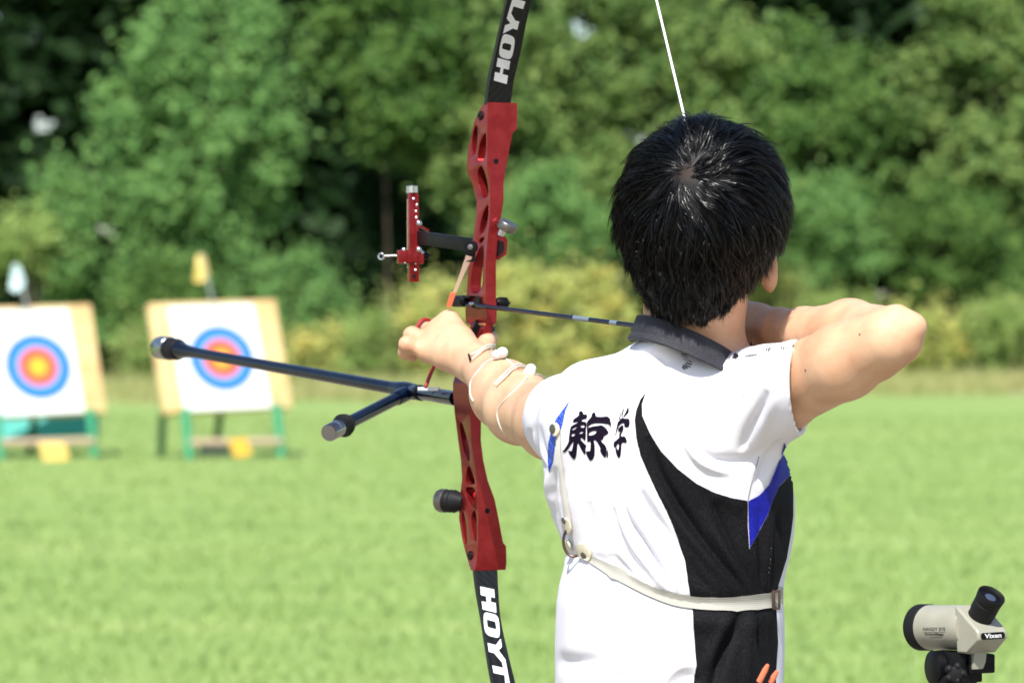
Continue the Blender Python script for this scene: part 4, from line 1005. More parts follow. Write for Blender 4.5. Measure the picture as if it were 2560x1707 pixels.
# ------------------------------------------------------------------ arrow on the string
TIP = P(1132, 756, 4.80); ad = unit(TIP-NOCK); AL = np.linalg.norm(TIP-NOCK)
arrow = empty('arrow', NOCK, 'dark arrow on the string, running over the rest of the red bow', 'arrow')
MB().tube([NOCK+ad*.012, NOCK+ad*(AL-.008)], .00285, 14).build('shaft', M['navy'], arrow)
MB().lathe(NOCK+ad*(AL-.010), ad, [(0, .0029), (.005, .0031), (.013, .0012), (.016, .0002)], 14).build('point', M['chrome'], arrow)
MB().tube([NOCK-ad*.004, NOCK+ad*.014], [.0026, .0030], 10).build('nock', M['orange'], arrow)
mb = MB()
for k in range(3):
    a = 2*math.pi*k/3+.5; nrm = unit(W3*math.cos(a)+U3*math.sin(a)); s0 = NOCK+ad*.03
    mb.prism([s0+nrm*.0028, s0+ad*.045+nrm*.0028, s0+ad*.035+nrm*.006, s0+ad*.008+nrm*.010], np.cross(nrm, ad)*.0004)
mb.build('vane', M['orange'], arrow)
for px0, px1 in ((1436, 1476), (1528, 1546)):
    f0 = (px0-1132)/(1843-1132); a_ = hit(BVHTree.FromPolygons([V(NOCK-[0, 0, 1]), V(NOCK+[0, 0, 1]), V(TIP+[0, 0, 1]), V(TIP-[0, 0, 1])], [(0, 1, 2, 3)]), px0, 790)
    b_ = hit(BVHTree.FromPolygons([V(NOCK-[0, 0, 1]), V(NOCK+[0, 0, 1]), V(TIP+[0, 0, 1]), V(TIP-[0, 0, 1])], [(0, 1, 2, 3)]), px1, 790)
    ta, tb = (a_-NOCK)@ad, (b_-NOCK)@ad; za, zb = NOCK+ad*ta, NOCK+ad*tb
    MB().tube([za, zb], .00292, 14).build('shaft_shine', new_mat('painted_shine', (.16, .21, .26), .3), arrow)  # shine on the shaft, put into colour as pale bands

# ------------------------------------------------------------------ stabiliser
st = empty('stabilizer', P(1131, 1000, 4.78), 'long dark blue stabiliser with a short side rod and steel end weights', 'stabilizer')
def axis_pts(px0, py0, d0, px1, py1, d1): return P(px0, py0, d0), P(px1, py1, d1)
s0 = P(1140, 996, 4.775); s1 = P(1022, 977, 4.96); s2 = P(440, 873, 5.585); s3 = P(400, 866, 5.63)
ld = unit(s2-s1)
mb = MB(); mb.tube([s0, s0+(s1-s0)*.35], .0092, 20); mb.tube([s0+(s1-s0)*.35, s1-ld*.004], .0088, 20)
mb.build('extender', M['navy'], st)
mb = MB(); mb.lathe(s0+(s1-s0)*.72, unit(s1-s0), [(0, .0102), (.012, .0102)], 20)
mb.build('joint_band', M['black'], st)
mb = MB(); mb.lathe(s1-ld*.018, ld, [(0, .0100), (.016, .0112), (.034, .0112), (.05, .0094), (.062, .0088)], 22); mb.build('v_bar', M['navy'], st)
LR = np.linalg.norm(s2-s1)
mb = MB(); mb.lathe(s1, ld, [(.04, .0083), (LR*.35, .0079), (LR*.7, .0077), (LR-.075, .0078), (LR-.045, .0088), (LR-.02, .0118), (LR-.005, .0130), (LR, .012)], 24); mb.build('long_rod', M['navy'], st)
ldw = unit(np.array([-.46, .885, .04]))
MB().lathe(s2-ldw*.012, ldw, [(0, .0125), (.003, .0150), (.010, .0160), (.014, .0142), (.022, .0150), (.032, .0165), (.036, .0160)], 26).build('damper', M['rubber'], st)
MB().lathe(s2+ldw*.020, ldw, [(0, .0150), (.002, .0172), (.036, .0172), (.039, .0160), (.039, .0001)], 30).build('end_weight', M['dull_steel'], st)
r0 = P(1018, 982, 4.955); r1 = P(868, 1056, 4.80); r2 = P(822, 1082, 4.755); rd = unit(r2-r0); RL = np.linalg.norm(r1-r0)
MB().lathe(r0-rd*.002, rd, [(0, .0100), (.03, .0098), (.036, .0090)], 20).build('rod_socket', M['navy'], st)
MB().lathe(r0+rd*.034, rd, [(0, .0082), (RL-.05, .0082), (RL-.04, .0090), (RL-.034, .0090)], 20).build('side_rod', M['navy'], st)
MB().lathe(r0+rd*(RL-.002), rd, [(0, .0108), (.006, .0135), (.013, .0150), (.017, .0128), (.024, .0120)], 24).build('damper', M['rubber'], st)
MB().lathe(r0+rd*(RL+.020), rd, [(0, .0100), (.001, .0108), (.014, .0108), (.0145, .0100), (.015, .0108), (.030, .0108), (.032, .0100), (.032, .0001)], 30).build('end_weight', M['dull_steel'], st)
mb = MB(); mb.box(P(1072, 972, 4.845), (.022, .0016, .0022), np.array([unit((-.6, .8, 0)), W3, [0, 0, 1]]), .0004); mb.build('badge', M['white_paint'], st)
# lower counterweight on the riser
cw = empty('counterweight', P(1146, 1256, 4.80), 'short black damper with a steel cap on the lower riser', 'stabilizer weight')
c0 = bpu(1256, .040, .012); cd = unit((-.80, .60, .02)); cp_ = P(1142, 1253, c0[1]+.01)
MB().lathe(cp_, cd, [(-.012, .008), (0, .0130), (.004, .0145), (.007, .0132), (.010, .0145), (.013, .0132), (.016, .0140)], 24).build('damper', M['rubber'], cw)
MB().lathe(cp_+cd*.016, cd, [(0, .0138), (.001, .0148), (.008, .0148), (.011, .0138), (.011, .0001)], 28).build('end_weight', M['steel'], cw)
# sling
sling = empty('finger_sling', P(1058, 812, 4.76), 'red finger sling looped round a finger of the bow hand', 'finger sling')
mp_ = Q(1060, 822, 4.79); kn = Q(1094, 826, 4.765); fd = unit(mp_-kn); cc = P(1063, 822, 4.752)
s1_ = unit(np.cross(fd, (0, 0, 1))); s2_ = np.cross(s1_, fd)
mb = MB(); lp = [cc+(s1_*math.cos(t)+s2_*math.sin(t))*.0118 for t in np.linspace(0, 2*math.pi, 26)]
mb.tube(lp, .0022, 8)
mb.tube(curve_pts([lp[18], P(1075, 850, 4.80), P(1088, 900, 4.83), P(1076, 935, 4.84), P(1064, 968, 4.83)], 30), .0024, 8)
mb.build('cord', M['red_cord'], sling)

# ------------------------------------------------------------------ quiver and arrows
qv = empty('quiver', (0.285, 4.00, 0.72), 'dark hip quiver at the archer\'s right side under the shirt hem', 'quiver')
MB().tube([(0.2625, 4.008, 0.94), (0.235, 4.03, 0.60)], [.030, .024], 16, cap=True).build('pouch', M['rubber'], qv)
ar0 = None
def spare(px, py, px2, py2, dd, lab):
    e = empty('spare_arrow', P(px2, py2, dd), lab, 'arrow', 'arrows standing in the quiver')
    a_ = P(px, py, dd); b_ = P(px2, py2, dd+.004); dr = unit(b_-a_)
    MB().tube([a_, a_+dr*.006, b_], [.0018, .0030, .0032], 10).build('nock', M['orange'], e)
    MB().tube([b_, b_+dr*.30], .0028, 10).build('shaft', M['carbon'], e)
spare(1920, 1660, 1898, 1703, 3.99, 'taller orange nocked arrow at the bottom of the black shirt panel')
spare(1943, 1676, 1926, 1706, 4.00, 'shorter orange nocked arrow overlapping the white edge of the shirt')

# ================================================================== spotting scope and tripod
MB0 = MB
SDp = 4.6; QS = SDp/5.2; sc_ax = unit((-.56, .828, -.060)); sr = unit(np.cross(sc_ax, (0, 0, 1))); su = np.cross(sr, sc_ax); SA = np.array([sc_ax, sr, su]); sc_ax, sr, su = sc_ax*QS, sr*QS, su*QS
class MB(MB0):
    def lathe(s, c, axis, prof, n=32, cap=True): return MB0.lathe(s, c, axis, [(a*QS, b*QS) for a, b in prof], n, cap)
    def box(s, c, half, ax=None, bev=0.0): return MB0.box(s, c, [h*QS for h in half], ax, bev*QS)
    def tube(s, pts, r, n=10, cap=True): return MB0.tube(s, pts, [a*QS for a in r] if hasattr(r, '__len__') else r*QS, n, cap)
    def sphere(s, c, r, n=16, ax=None): return MB0.sphere(s, c, np.asarray(r, float)*QS, n, ax)
scope = empty('spotting_scope', P(2420, 1640, SDp), 'beige spotting scope with angled black eyepiece on a tripod', 'spotting scope')
M['beige'] = new_mat('beige_paint', (0.36, 0.35, 0.28), 0.33); vary(M['beige'], (.37, .36, .29), (.31, .30, .235), 30, 5, .3, .75)
C0 = P(2412, 1568, SDp)               # rear end of the tube
def scp(u, v, z): return C0+sc_ax*u+sr*v+su*z
rr_ = .0304
MB().lathe(scp(0, 0, 0), sc_ax, [(-.014, rr_*.94), (-.006, rr_), (.060, rr_), (.072, rr_*1.01)], 56).build('tube', M['beige'], scope)
MB().lathe(scp(.072, 0, 0), sc_ax, [(0, rr_*1.02), (.002, rr_*1.05), (.020, rr_*1.05), (.022, rr_*1.0), (.022, rr_*.9), (.012, rr_*.88), (.010, .0001)], 56).build('front_ring', M['rubber'], scope)
prof = [(-.008, .0300), (-.012, .0300), (-.050, -.0005), (-.0545, -.006), (-.0545, -.0155), (-.030, -.034), (-.008, -.0335)]
mb = MB(); mb.prism([scp(u, -.0240, z) for u, z in prof], sr*.052); mb.build('prism_housing', M['beige'], scope, bevel=.004, auto=30)
ed = unit(-sc_ax*.64+su*.76+sr*.02)*QS; e0 = scp(-.020, .001, .002)
MB().lathe(e0, ed, [(0, .0215), (.006, .0205), (.0065, .0185), (.0075, .0185), (.0075, .0190), (.012, .0190)], 40).build('eyepiece_base', M['black'], scope)
MB().lathe(e0+ed*.010, ed, [(0, .0176), (.012, .0172), (.0165, .0182), (.030, .0182), (.0305, .0176), (.0315, .0182), (.044, .0196), (.0455, .0190), (.0440, .0172), (.0400, .0160), (.040, .0001)], 44).build('eyecup', M['rubber'], scope)
MB().lathe(e0+ed*.0502, ed, [(0, .0150), (.0006, .0150), (.0010, .0105), (.0006, .0085)], 36).build('lens_ring', M['black'], scope)
MB().lathe(e0+ed*.0506, ed, [(0, .0082), (.0012, .0065), (.0018, .003), (.0019, .0001)], 30).build('eye_lens', new_mat('lens_glass', (.05, .06, .10), .04, spec=1.0), scope)
# writing on the scope
def text_mesh(body, size, bold=0.0):
    cu = bpy.data.curves.new('t', 'FONT'); cu.body = body; cu.size = size; cu.align_x = 'CENTER'; cu.align_y = 'CENTER'; cu.offset = bold; cu.resolution_u = 3
    o = bpy.data.objects.new('t', cu); COL.objects.link(o); dg = bpy.context.evaluated_depsgraph_get(); me = bpy.data.meshes.new_from_object(o.evaluated_get(dg))
    v = np.array([x.co[:] for x in me.vertices]); f = [tuple(p.vertices) for p in me.polygons]
    bpy.data.objects.remove(o); bpy.data.curves.remove(cu); bpy.data.meshes.remove(me); return v, f
ink = new_mat('dark_ink', (.03, .03, .03), .5)
def on_tube(body, size, u, zang, bold=0, xs=1.0):
    v, f = text_mesh(body, size, bold); out = []
    for x, y, _ in v:
        a = zang+y/rr_; uu = u-x*xs
        out.append(scp(uu, -math.cos(a)*(rr_+.0003), math.sin(a)*(rr_+.0003)))
    return out, f
mb = MB()
mb.add(*on_tube('HANDY EYE', .0064, .028, R(-2), .00008, 1.35)); mb.add(*on_tube('D=60mm', .0042, .037, R(-15), .00012, 1.4)); mb.add(*on_tube('Vixen', .0052, .019, R(-15), .00022, 1.5)); mb.add(*on_tube('WATERPROOF', .0026, .028, R(-24), .00003, 1.5))
ln = [scp(u, -math.cos(a)*(rr_+.0003), math.sin(a)*(rr_+.0003)) for u, a in ((.051, R(-9.0)), (.006, R(-9.0)), (.006, R(-10.0)), (.051, R(-10.0)))]
mb.add(ln, [(0, 1, 2, 3)])
mb.build('lettering', ink, scope, fix=False, auto=None)
# rear badge
bc = scp(-.0548, .0015, -.0108); mb = MB()
pl = []
for k in range(28):
    a = 2*math.pi*k/28; x = (.0165 if math.cos(a) > 0 else -.0165)+math.cos(a)*.0046; pl.append(bc+sr*x+su*math.sin(a)*.0046)
mb.prism(pl, -sc_ax*.0008); mb.build('badge', M['black'], scope, smooth=False)
v, f = text_mesh('Vixen', .0086, .00018); mb = MB(); mb.add([bc-sc_ax*.0012+sr*x*1.5+su*y for x, y, _ in v], f); mb.build('badge_lettering', M['white_paint'], scope, fix=False, auto=None)
mb = MB(); mb.prism([scp(u, -.010, z) for u, z in ((-.004, -.030), (-.030, -.030), (-.026, -.056), (-.006, -.056))], sr*.022); mb.build('foot', M['beige'], scope, bevel=.001)
tri = empty('tripod', P(2420, 1707, SDp)*np.array([1, 1, 0]), 'black tripod under the beige spotting scope', 'tripod')
TA = np.array([unit((.93, .36, 0)), unit((-.36, .93, 0)), [0, 0, 1.0]])
def tp(px, py, dd=0): return P(px, py, SDp+dd*QS)
mb = MB(); mb.box(tp(2420, 1650), (.024, .018, .006), TA, .002); mb.build('plate', M['black'], tri)
mb = MB(); mb.box(tp(2440, 1656, -.004), (.0200, .018, .0130), TA, .003); mb.build('plate_lock', M['black'], tri)
mb = MB(); mb.lathe(tp(2326, 1669), TA[0], [(0, .018), (.003, .0235), (.020, .0240), (.046, .0225), (.048, .020)], 30); mb.box(tp(2395, 1672, -.004), (.020, .019, .024), TA, .004); mb.build('head', M['black'], tri)
mb = MB()
for k in range(5): a = 2*math.pi*k/5; mb.sphere(tp(2388, 1683, -.03)+np.array([math.cos(a)*.009, 0, math.sin(a)*.009]), .0062, 12)
mb.lathe(tp(2388, 1683, -.022), (0, -1, 0), [(0, .012), (.012, .011), (.013, .008)], 20); mb.build('clamp_knob', M['rubber'], tri)
mb = MB(); mb.box(tp(2417, 1685), (.018, .012, .010), TA, .003); mb.build('tilt_arm', M['black'], tri)
zt = CZ-(1690-HY)/FPX*SDp; cx_ = tp(2372, 1700)[0]
MB().lathe((cx_, SDp, zt+.002), (0, 0, -1), [(0, .020), (.020, .022), (.021, .030), (.040, .030), (.041, .013), (.45, .013), (.45, .0001)], 26).build('centre_column', M['black'], tri)
MB().tube([tp(2400, 1690, -.01), tp(2480, 1770, -.22)], [.0045, .006], 10).build('pan_handle', M['black'], tri)
MB().lathe((cx_, SDp, zt-.06), (0, 0, -1), [(0, .028), (.01, .034), (.05, .034), (.06, .02)], 24).build('collar', M['black'], tri)
for k in range(3):
    a = R(100+120*k); e_ = np.array([cx_+math.cos(a)*.42, SDp+math.sin(a)*.42, .012]); t_ = np.array([cx_+math.cos(a)*.03, SDp+math.sin(a)*.03, zt-.09]); mid = t_+(e_-t_)*.5
    MB().tube([t_, mid, mid, e_], [.014, .014, .010, .009], 12).build('leg', M['black'], tri)

MB = MB0
# ================================================================== targets on the field
TD = 40.0
foam = new_mat('tan_foam', (.70, .50, .24), .9); vary(foam, (.74, .56, .28), (.62, .40, .18), 4, 5, .35, .7)
paper = new_mat('target_paper', (.82, .82, .82), .8)
greenp = new_mat('green_paint', (.05, .32, .16), .5); wood = new_mat('pale_wood', (.50, .36, .26), .8); dgreen = new_mat('dark_green_paint', (.02, .10, .05), .6)
yel = new_mat('yellow_card', (.75, .42, .05), .6); yel2 = new_mat('pale_yellow_card', (.85, .55, .15), .6)
rings_c = [('ring5', (.01, .11, .48)), ('ring6', (.03, .27, .66)), ('rim', (.70, .32, .46)), ('ring7', (.68, .07, .06)), ('ring8', (.74, .12, .04)), ('ring9', (.80, .36, .02)), ('ring10', (.82, .50, .03))]
RM = [new_mat('face_'+a, c, .7) for a, c in rings_c]
def target(cx, cy, lab, labf, circ, card, cardlab, sheet=None, paperx=(-.5, .46), half=(.71, .60)):
    nh = unit((.433, -.901, 0)); roll = R(2.4); tilt = R(19)
    c = P(cx, cy, TD); wx = unit((.901, .433, .034)); upv = unit(np.array([0, 0, 1.0])*math.cos(tilt)-nh*math.sin(tilt)); nn = unit(np.cross(wx, upv)); nn = nn if nn[1] < 0 else -nn
    upv = unit(np.cross(nn, wx)); upv = upv if upv[2] > 0 else -upv
    e = empty('target_butt', (c[0], c[1], 0), lab, 'archery target', 'straw coloured target butts on the field')
    def q(x, z, n_=0): return c+wx*x+upv*z+nn*n_
    MB().box(c-nn*.06, (half[0], .06, half[1]), np.array([wx, nn, upv]), .02).build('butt', foam, e)
    legs = [(-.50, -.56, .02), (.52, -.56, .02)]
    for x, z, n_ in legs:
        t_ = q(x, z, n_); b_ = np.array([t_[0]+.06, t_[1]-.10, 0]); MB().tube([t_, b_], .045, 8).build('leg', greenp, e)
    t_ = q(-.02, -.5, -.15); MB().tube([t_, (t_[0]-.12, t_[1]+.55, 0)], .04, 8).build('back_leg', dgreen, e)
    t_ = q(-.68, -.55, -.15); MB().tube([t_, (t_[0]-.04, t_[1]+.25, 0.0)], .04, 8).build('back_leg', dgreen, e)
    a_, b_ = q(-.50, -.95), q(.52, -.95); MB().tube([(a_[0], a_[1], .17), (b_[0], b_[1], .17)], .04, 8).build('crossbar', wood, e)
    fc = q(*circ)
    
    z0, z1 = -half[1]+.01, half[1]-.05
    mb = MB(); mb.prism([q(paperx[0], z0, .004), q(paperx[1], z0, .004), q(paperx[1]-.02, z1, .004), q(paperx[0]-.0, z1, .004)], nn*.003); tf = mb.build('target_face', paper, e, smooth=False); tf['label'] = labf
    rad = [.360, .292, .218, .205, .155, .105, .052]
    for k, r_ in enumerate(rad):
        mb = MB(); inner = rad[k+1] if k < 6 else 0.0001; vs = []; N_ = 48
        for rr2 in (r_, inner):
            for i in range(N_): a = 2*math.pi*i/N_; vs.append(fc+wx*rr2*math.cos(a)+upv*rr2*math.sin(a)+nn*.0085)
        mb.add(vs, [(i, (i+1) % N_, N_+(i+1) % N_, N_+i) for i in range(N_)]); mb.build('scoring_ring', RM[k], tf, fix=False, auto=None)
    (x0, y0), (x1, y1), (x2, y2), (x3, y3) = card[:4]
    cdo = MB().prism([P(x, y, TD-.9) for x, y in card[:4]], (0, .02, 0)).build('number_card', card[4], None, smooth=False)
    tag(cdo, cardlab, 'card', 'yellow cards leaning below the targets')
    return e
target(553, 888, 'target butt behind the long stabiliser, without teal sheet', 'paper target face crossed by the stabiliser rod', (.0, -.035),
       [(571, 1098), (617, 1094), (629, 1136), (588, 1144), yel], 'small orange yellow card below the right target')
target(86, 900, 'left target butt with a teal sheet behind its legs', 'paper target face at the left edge of the field', (.03, -.075),
       [(97, 1104), (161, 1106), (180, 1172), (116, 1176), yel2], 'large pale yellow card below the left target')
teal = MB().prism([P(-30, 1040, TD+1.2), P(249, 1040, TD+1.2), P(247, 1088, TD+1.1), P(-30, 1102, TD+1.1)], (0, .01, 0)).build('teal_sheet', new_mat('teal_sheet', (.04, .38, .33), .6), None, smooth=False)
tag(teal, 'teal sheet hanging behind the legs of the left target', 'sheet')
gr = MB().box(P(537, 1128, TD+.3), (.16, .1, .06), None, .02).build('foot_block', new_mat('grey_block', (.25, .28, .25), .8), None); tag(gr, 'grey green block on the grass beside the small yellow card', 'block')
def flag(pts, pole, col, lab):
    e = empty('wind_flag', P(pole[1][0], pole[1][1], TD), lab, 'flag', 'wind flags on the target butts')
    MB().tube([P(*pole[0], TD), P(*pole[1], TD)], .012, 8).build('pole', new_mat('pole_grey', (.35, .37, .38), .5), e)
    c = MB(); L = smooth_loop(pts, 1); c.prism([P(x, y, TD+.03*math.sin(y*.12)) for x, y in L], (0, .006, 0)); c.build('cloth', new_mat('flag_cloth', col, .7), e, smooth=False)
flag([(30, 660), (48, 662), (60, 690), (64, 708), (48, 728), (36, 730), (22, 722), (28, 694)], ((42, 660), (69, 772)), (.62, .78, .82), 'pale blue wind flag above the left target')
flag([(492, 636), (512, 633), (522, 680), (522, 690), (508, 706), (484, 704), (484, 692), (490, 662)], ((503, 634), (533, 760)), (.85, .62, .18), 'yellow wind flag above the right target')

# ================================================================== field, hedge and wood
ground_m = new_mat('mown_grass', (.2, .3, .1), .95, spec=0.1)
n, l, b = nodes_of(ground_m)
t1 = noise_tex(ground_m, 1.0, 5, .6, 'Object', (.13, .9, 1)); r1 = ramp(ground_m, t1.outputs['Fac'], [(.30, (.190, .300, .085)), (.50, (.262, .368, .122)), (.70, (.345, .425, .155))])
t2 = noise_tex(ground_m, 9, 4, .6, 'Object', (1, .5, 1)); r2 = ramp(ground_m, t2.outputs['Fac'], [(.32, (.95, .96, .94)), (.68, (1.04, 1.03, 1.04))])
mx = n.new('ShaderNodeMix'); mx.data_type = 'RGBA'; mx.blend_type = 'MULTIPLY'; mx.inputs[0].default_value = 1; l.new(r1.outputs[0], mx.inputs[6]); l.new(r2.outputs[0], mx.inputs[7])
t3 = noise_tex(ground_m, 40, 3, .6); r3 = ramp(ground_m, t3.outputs['Fac'], [(.3, (.92, .94, .9)), (.7, (1.05, 1.05, 1.05))])
mx2 = n.new('ShaderNodeMix'); mx2.data_type = 'RGBA'; mx2.blend_type = 'MULTIPLY'; mx2.inputs[0].default_value = 1; l.new(mx.outputs[2], mx2.inputs[6]); l.new(r3.outputs[0], mx2.inputs[7])
l.new(mx2.outputs[2], b.inputs['Base Color']); bump(ground_m, 30, .3, .02, 4)
g = mesh_obj('ground', [(-400, -60, 0), (400, -60, 0), (400, 700, 0), (-400, 700, 0)], [(0, 1, 2, 3)], ground_m, None, smooth=False); tag(g, kind='structure', cat='ground', label='mown grass field under the targets and the archer')
dry_m = new_mat('dry_verge', (.3, .28, .12), .95); vary(dry_m, (.26, .33, .10), (.42, .42, .19), 1.2, 5)
vg = mesh_obj('verge', [(-30, 70, .004), (3, 73, .004), (7, 80, .004), (30, 90, .004), (30, 98, .004), (-30, 90, .004)], [(0, 1, 2, 3)], dry_m, None, smooth=False); tag(vg, kind='structure')
path_m = new_mat('pale_path', (.45, .38, .27), .95); vary(path_m, (.50, .42, .30), (.40, .34, .22), 1.5, 4)
ph = mesh_obj('path', [(9.0, 78.5, .008), (40, 78.5, .008), (40, 87, .008), (10.6, 87, .008)], [(0, 1, 2, 3)], path_m, None, smooth=False); tag(ph, kind='structure')

bounce_m = new_mat('neutral_bounce', (.27, .235, .18), .95); vary(bounce_m, (.30, .26, .20), (.22, .20, .14), 3, 6); bump(bounce_m, 60, .5, .01)  # beige ground added out of view; its bounce offsets the green from the grass
pv = mesh_obj('bounce_ground', [(-60, -40, .006), (60, -40, .006), (60, 12.6, .006), (-60, 12.6, .006)], [(0, 1, 2, 3)], bounce_m, None, smooth=False); tag(pv, kind='structure')

def leaf_mat(name, c1, c2, trans=.25):
    m = bpy.data.materials.new(name); m.use_nodes = True; n = m.node_tree.nodes; l = m.node_tree.links; b = n['Principled BSDF']; out = n['Material Output']
    gi = n.new('ShaderNodeNewGeometry'); tc = n.new('ShaderNodeTexCoord'); nz = n.new('ShaderNodeTexNoise'); nz.inputs['Scale'].default_value = 1.7; l.new(tc.outputs['Object'], nz.inputs[0]); ad = n.new('ShaderNodeMath'); ad.operation = 'MULTIPLY_ADD'; ad.inputs[1].default_value = .45; sc_ = n.new('ShaderNodeMapRange'); sc_.inputs[1].default_value = .35; sc_.inputs[2].default_value = .65; sc_.inputs[3].default_value = 0; sc_.inputs[4].default_value = .55; l.new(nz.outputs[0], sc_.inputs[0]); l.new(gi.outputs['Random Per Island'], ad.inputs[0]); l.new(sc_.outputs[0], ad.inputs[2]); r = n.new('ShaderNodeValToRGB'); r.color_ramp.elements[0].color = (*c1, 1); r.color_ramp.elements[1].color = (*c2, 1)
    l.new(ad.outputs[0], r.inputs[0]); l.new(r.outputs[0], b.inputs['Base Color']); b.inputs['Roughness'].default_value = .55; b.inputs['Specular IOR Level'].default_value = .12
    tr = n.new('ShaderNodeBsdfTranslucent'); l.new(r.outputs[0], tr.inputs[0]); mix = n.new('ShaderNodeMixShader'); mix.inputs[0].default_value = trans
    l.new(b.outputs[0], mix.inputs[1]); l.new(tr.outputs[0], mix.inputs[2]); l.new(mix.outputs[0], out.inputs[0]); return m
LM = {
 'soft': leaf_mat('soft_green_leaves', (.088, .210, .060), (.215, .375, .110)),
 'mid': leaf_mat('mid_green_leaves', (.045, .120, .028), (.165, .275, .065)),
 'olive': leaf_mat('olive_leaves', (.055, .140, .034), (.270, .360, .105)),
 'dark': leaf_mat('shade_dark_leaves', (.008, .026, .009), (.028, .060, .018)),  # deep shade between the trees is put into this leaf colour
 'bright': leaf_mat('bright_leaves', (.180, .310, .070), (.380, .480, .150)),
 'golden': leaf_mat('golden_weeds', (.330, .430, .100), (.660, .640, .220)),
 'yellow': leaf_mat('yellow_flowers', (.50, .44, .10), (.70, .60, .18)),
 'white': leaf_mat('white_flowers', (.75, .75, .68), (.8, .8, .8)),
 'dry': leaf_mat('dry_grass', (.24, .30, .09), (.50, .46, .22)),
}
bark = new_mat('bark', (.09, .065, .045), .9); vary(bark, (.11, .085, .06), (.05, .038, .028), 6, 5)
def leaves(cen, nrm, size, r):
    "folded leaf-shaped faces at cen"
    N = len(cen); a = r.normal(0, 1, (N, 3)); nrm = nrm+r.normal(0, .50, (N, 3)); nrm /= np.linalg.norm(nrm, axis=1)[:, None]
    t = np.cross(nrm, a); t /= np.maximum(np.linalg.norm(t, axis=1), 1e-6)[:, None]; s = np.cross(nrm, t); sz = size*r.uniform(.6, 1.4, N)[:, None]
    v = np.stack([cen-t*sz*.6, cen+s*sz*.32+nrm*sz*.1, cen+t*sz*.6, cen-s*sz*.32+nrm*sz*.1], 1).reshape(-1, 3)
    return v, np.arange(N*4).reshape(N, 4)
def crown(cx, cy, z0, z1, rx, ry, nleaf, size, nclump, r, spread=1.0, top=0.5):
    "clumped crown between heights z0 and z1"
    nclump = int(nclump*1.7); h = (z1-z0)/2; zc = (z0+z1)/2; C = []; 
    while len(C) < nclump:
        q = r.uniform(-1, 1, 3)
        d = np.linalg.norm(q)
        if d < 1 and d > .45: C.append(q)
    C = np.array(C)*np.array([rx, ry, h])*.86+np.array([cx, cy, zc]); rad = r.uniform(.07, .24, nclump)*min(rx, h, 2.6)*spread
    st = r.uniform(.45, 1.5, (nclump, 3)); k = r.integers(0, nclump, nleaf); d = r.normal(0, 1, (nleaf, 3))
    pos = C[k]+d*(rad[k]*.62)[:, None]*st[k]; sk = r.normal(0, .45, nclump); pos[:, 2] += d[:, 0]*st[k][:, 0]*rad[k]*.62*sk[k]
    loose = r.random(nleaf) < .16; pos[loose] += r.normal(0, .28, (loose.sum(), 3))
    d /= np.linalg.norm(d, axis=1)[:, None]; nrm = d*.45+np.array([-.05, -.45, .65]); m = pos[:, 2] > .02
    return leaves(pos[m], nrm[m], size, r), C
def tree(name, label, cat, group, mat, cx, cy, z0, z1, rx, ry, nleaf, size, nclump, seed, trunk=.14):
    if cx > 4: cx, cy, rx, ry, z0, z1, size = cx*1.11, cy*1.11, rx*1.11, ry*1.11, CZ+(z0-CZ)*1.11, CZ+(z1-CZ)*1.11, size*1.11
    r = np.random.default_rng(seed); e = empty(name, (cx, cy, 0), label, cat, group)
    (v, f), C = crown(cx, cy, z0, z1, rx, ry, nleaf, size, nclump, r); o = mesh_obj('crown', v, f, mat, e, smooth=False)
    mb = MB(); zt = z0+(z1-z0)*.6
    mb.tube([(cx, cy, -.05), (cx+.05, cy, zt*.4), (cx-.05, cy, zt*.75), (cx, cy, zt)], [trunk, trunk*.8, trunk*.6, trunk*.35], 9)
    for c in C[:14]:
        a = np.array([cx, cy, min(zt*.9, max(.3, c[2]-1.2))]); mb.tube([a, (a+c)/2+[0, 0, .1], c], [trunk*.4, trunk*.25, trunk*.08], 6)
    mb.build('trunk', bark, e); return e
# the large trees that stand along the back of the field
TG = 'trees at the back of the field'
tree('broadleaf_tree', 'tall soft green tree left of centre, above the right target', 'tree', TG, LM['soft'], -6.4, 80, 1.6, 9.2, 2.3, 1.9, 29899, 0.160, 46, 11)
tree('broadleaf_tree', 'soft green lower tree filling the gap above the left target', 'tree', TG, LM['soft'], -8.1, 80.5, .8, 5.2, 1.9, 1.6, 16099, 0.160, 26, 12)
tree('broadleaf_tree', 'narrow bright green tree behind the sight of the bow', 'tree', TG, LM['mid'], -2.7, 82, 4.6, 9.8, 1.8, 1.6, 18400, 0.166, 34, 13, .035)
tree('broadleaf_tree', 'olive tree behind the upper limb of the bow', 'tree', TG, LM['olive'], -.2, 82.5, 2.0, 9.6, 2.1, 1.6, 20700, 0.166, 32, 14)
tree('broadleaf_tree', 'olive tree directly behind the archer\'s head', 'tree', TG, LM['olive'], 3.2, 83, 2.2, 9.8, 2.3, 1.7, 23000, 0.166, 34, 15)
tree('broadleaf_tree', 'mid green tree to the right of the archer\'s head', 'tree', TG, LM['mid'], 6.4, 82.5, 2.2, 8.0, 2.0, 1.7, 20700, 0.166, 32, 16)
tree('broadleaf_tree', 'pale olive tree at the right edge of the photo', 'tree', TG, LM['olive'], 10.4, 82, 2.8, 9.6, 2.0, 1.7, 19550, 0.173, 32, 17)
BG_ = 'bushes along the back of the field'
tree('bush', 'dark bush low between the two targets', 'bush', BG_, LM['mid'], -7.0, 78.5, .2, 2.9, 1.5, 1.0, 11500, 0.102, 24, 21, .06)
tree('bush', 'dark green bush right of the right target', 'bush', BG_, LM['soft'], -4.5, 78.6, .3, 3.1, 1.5, 1.0, 12649, 0.102, 26, 22, .06)
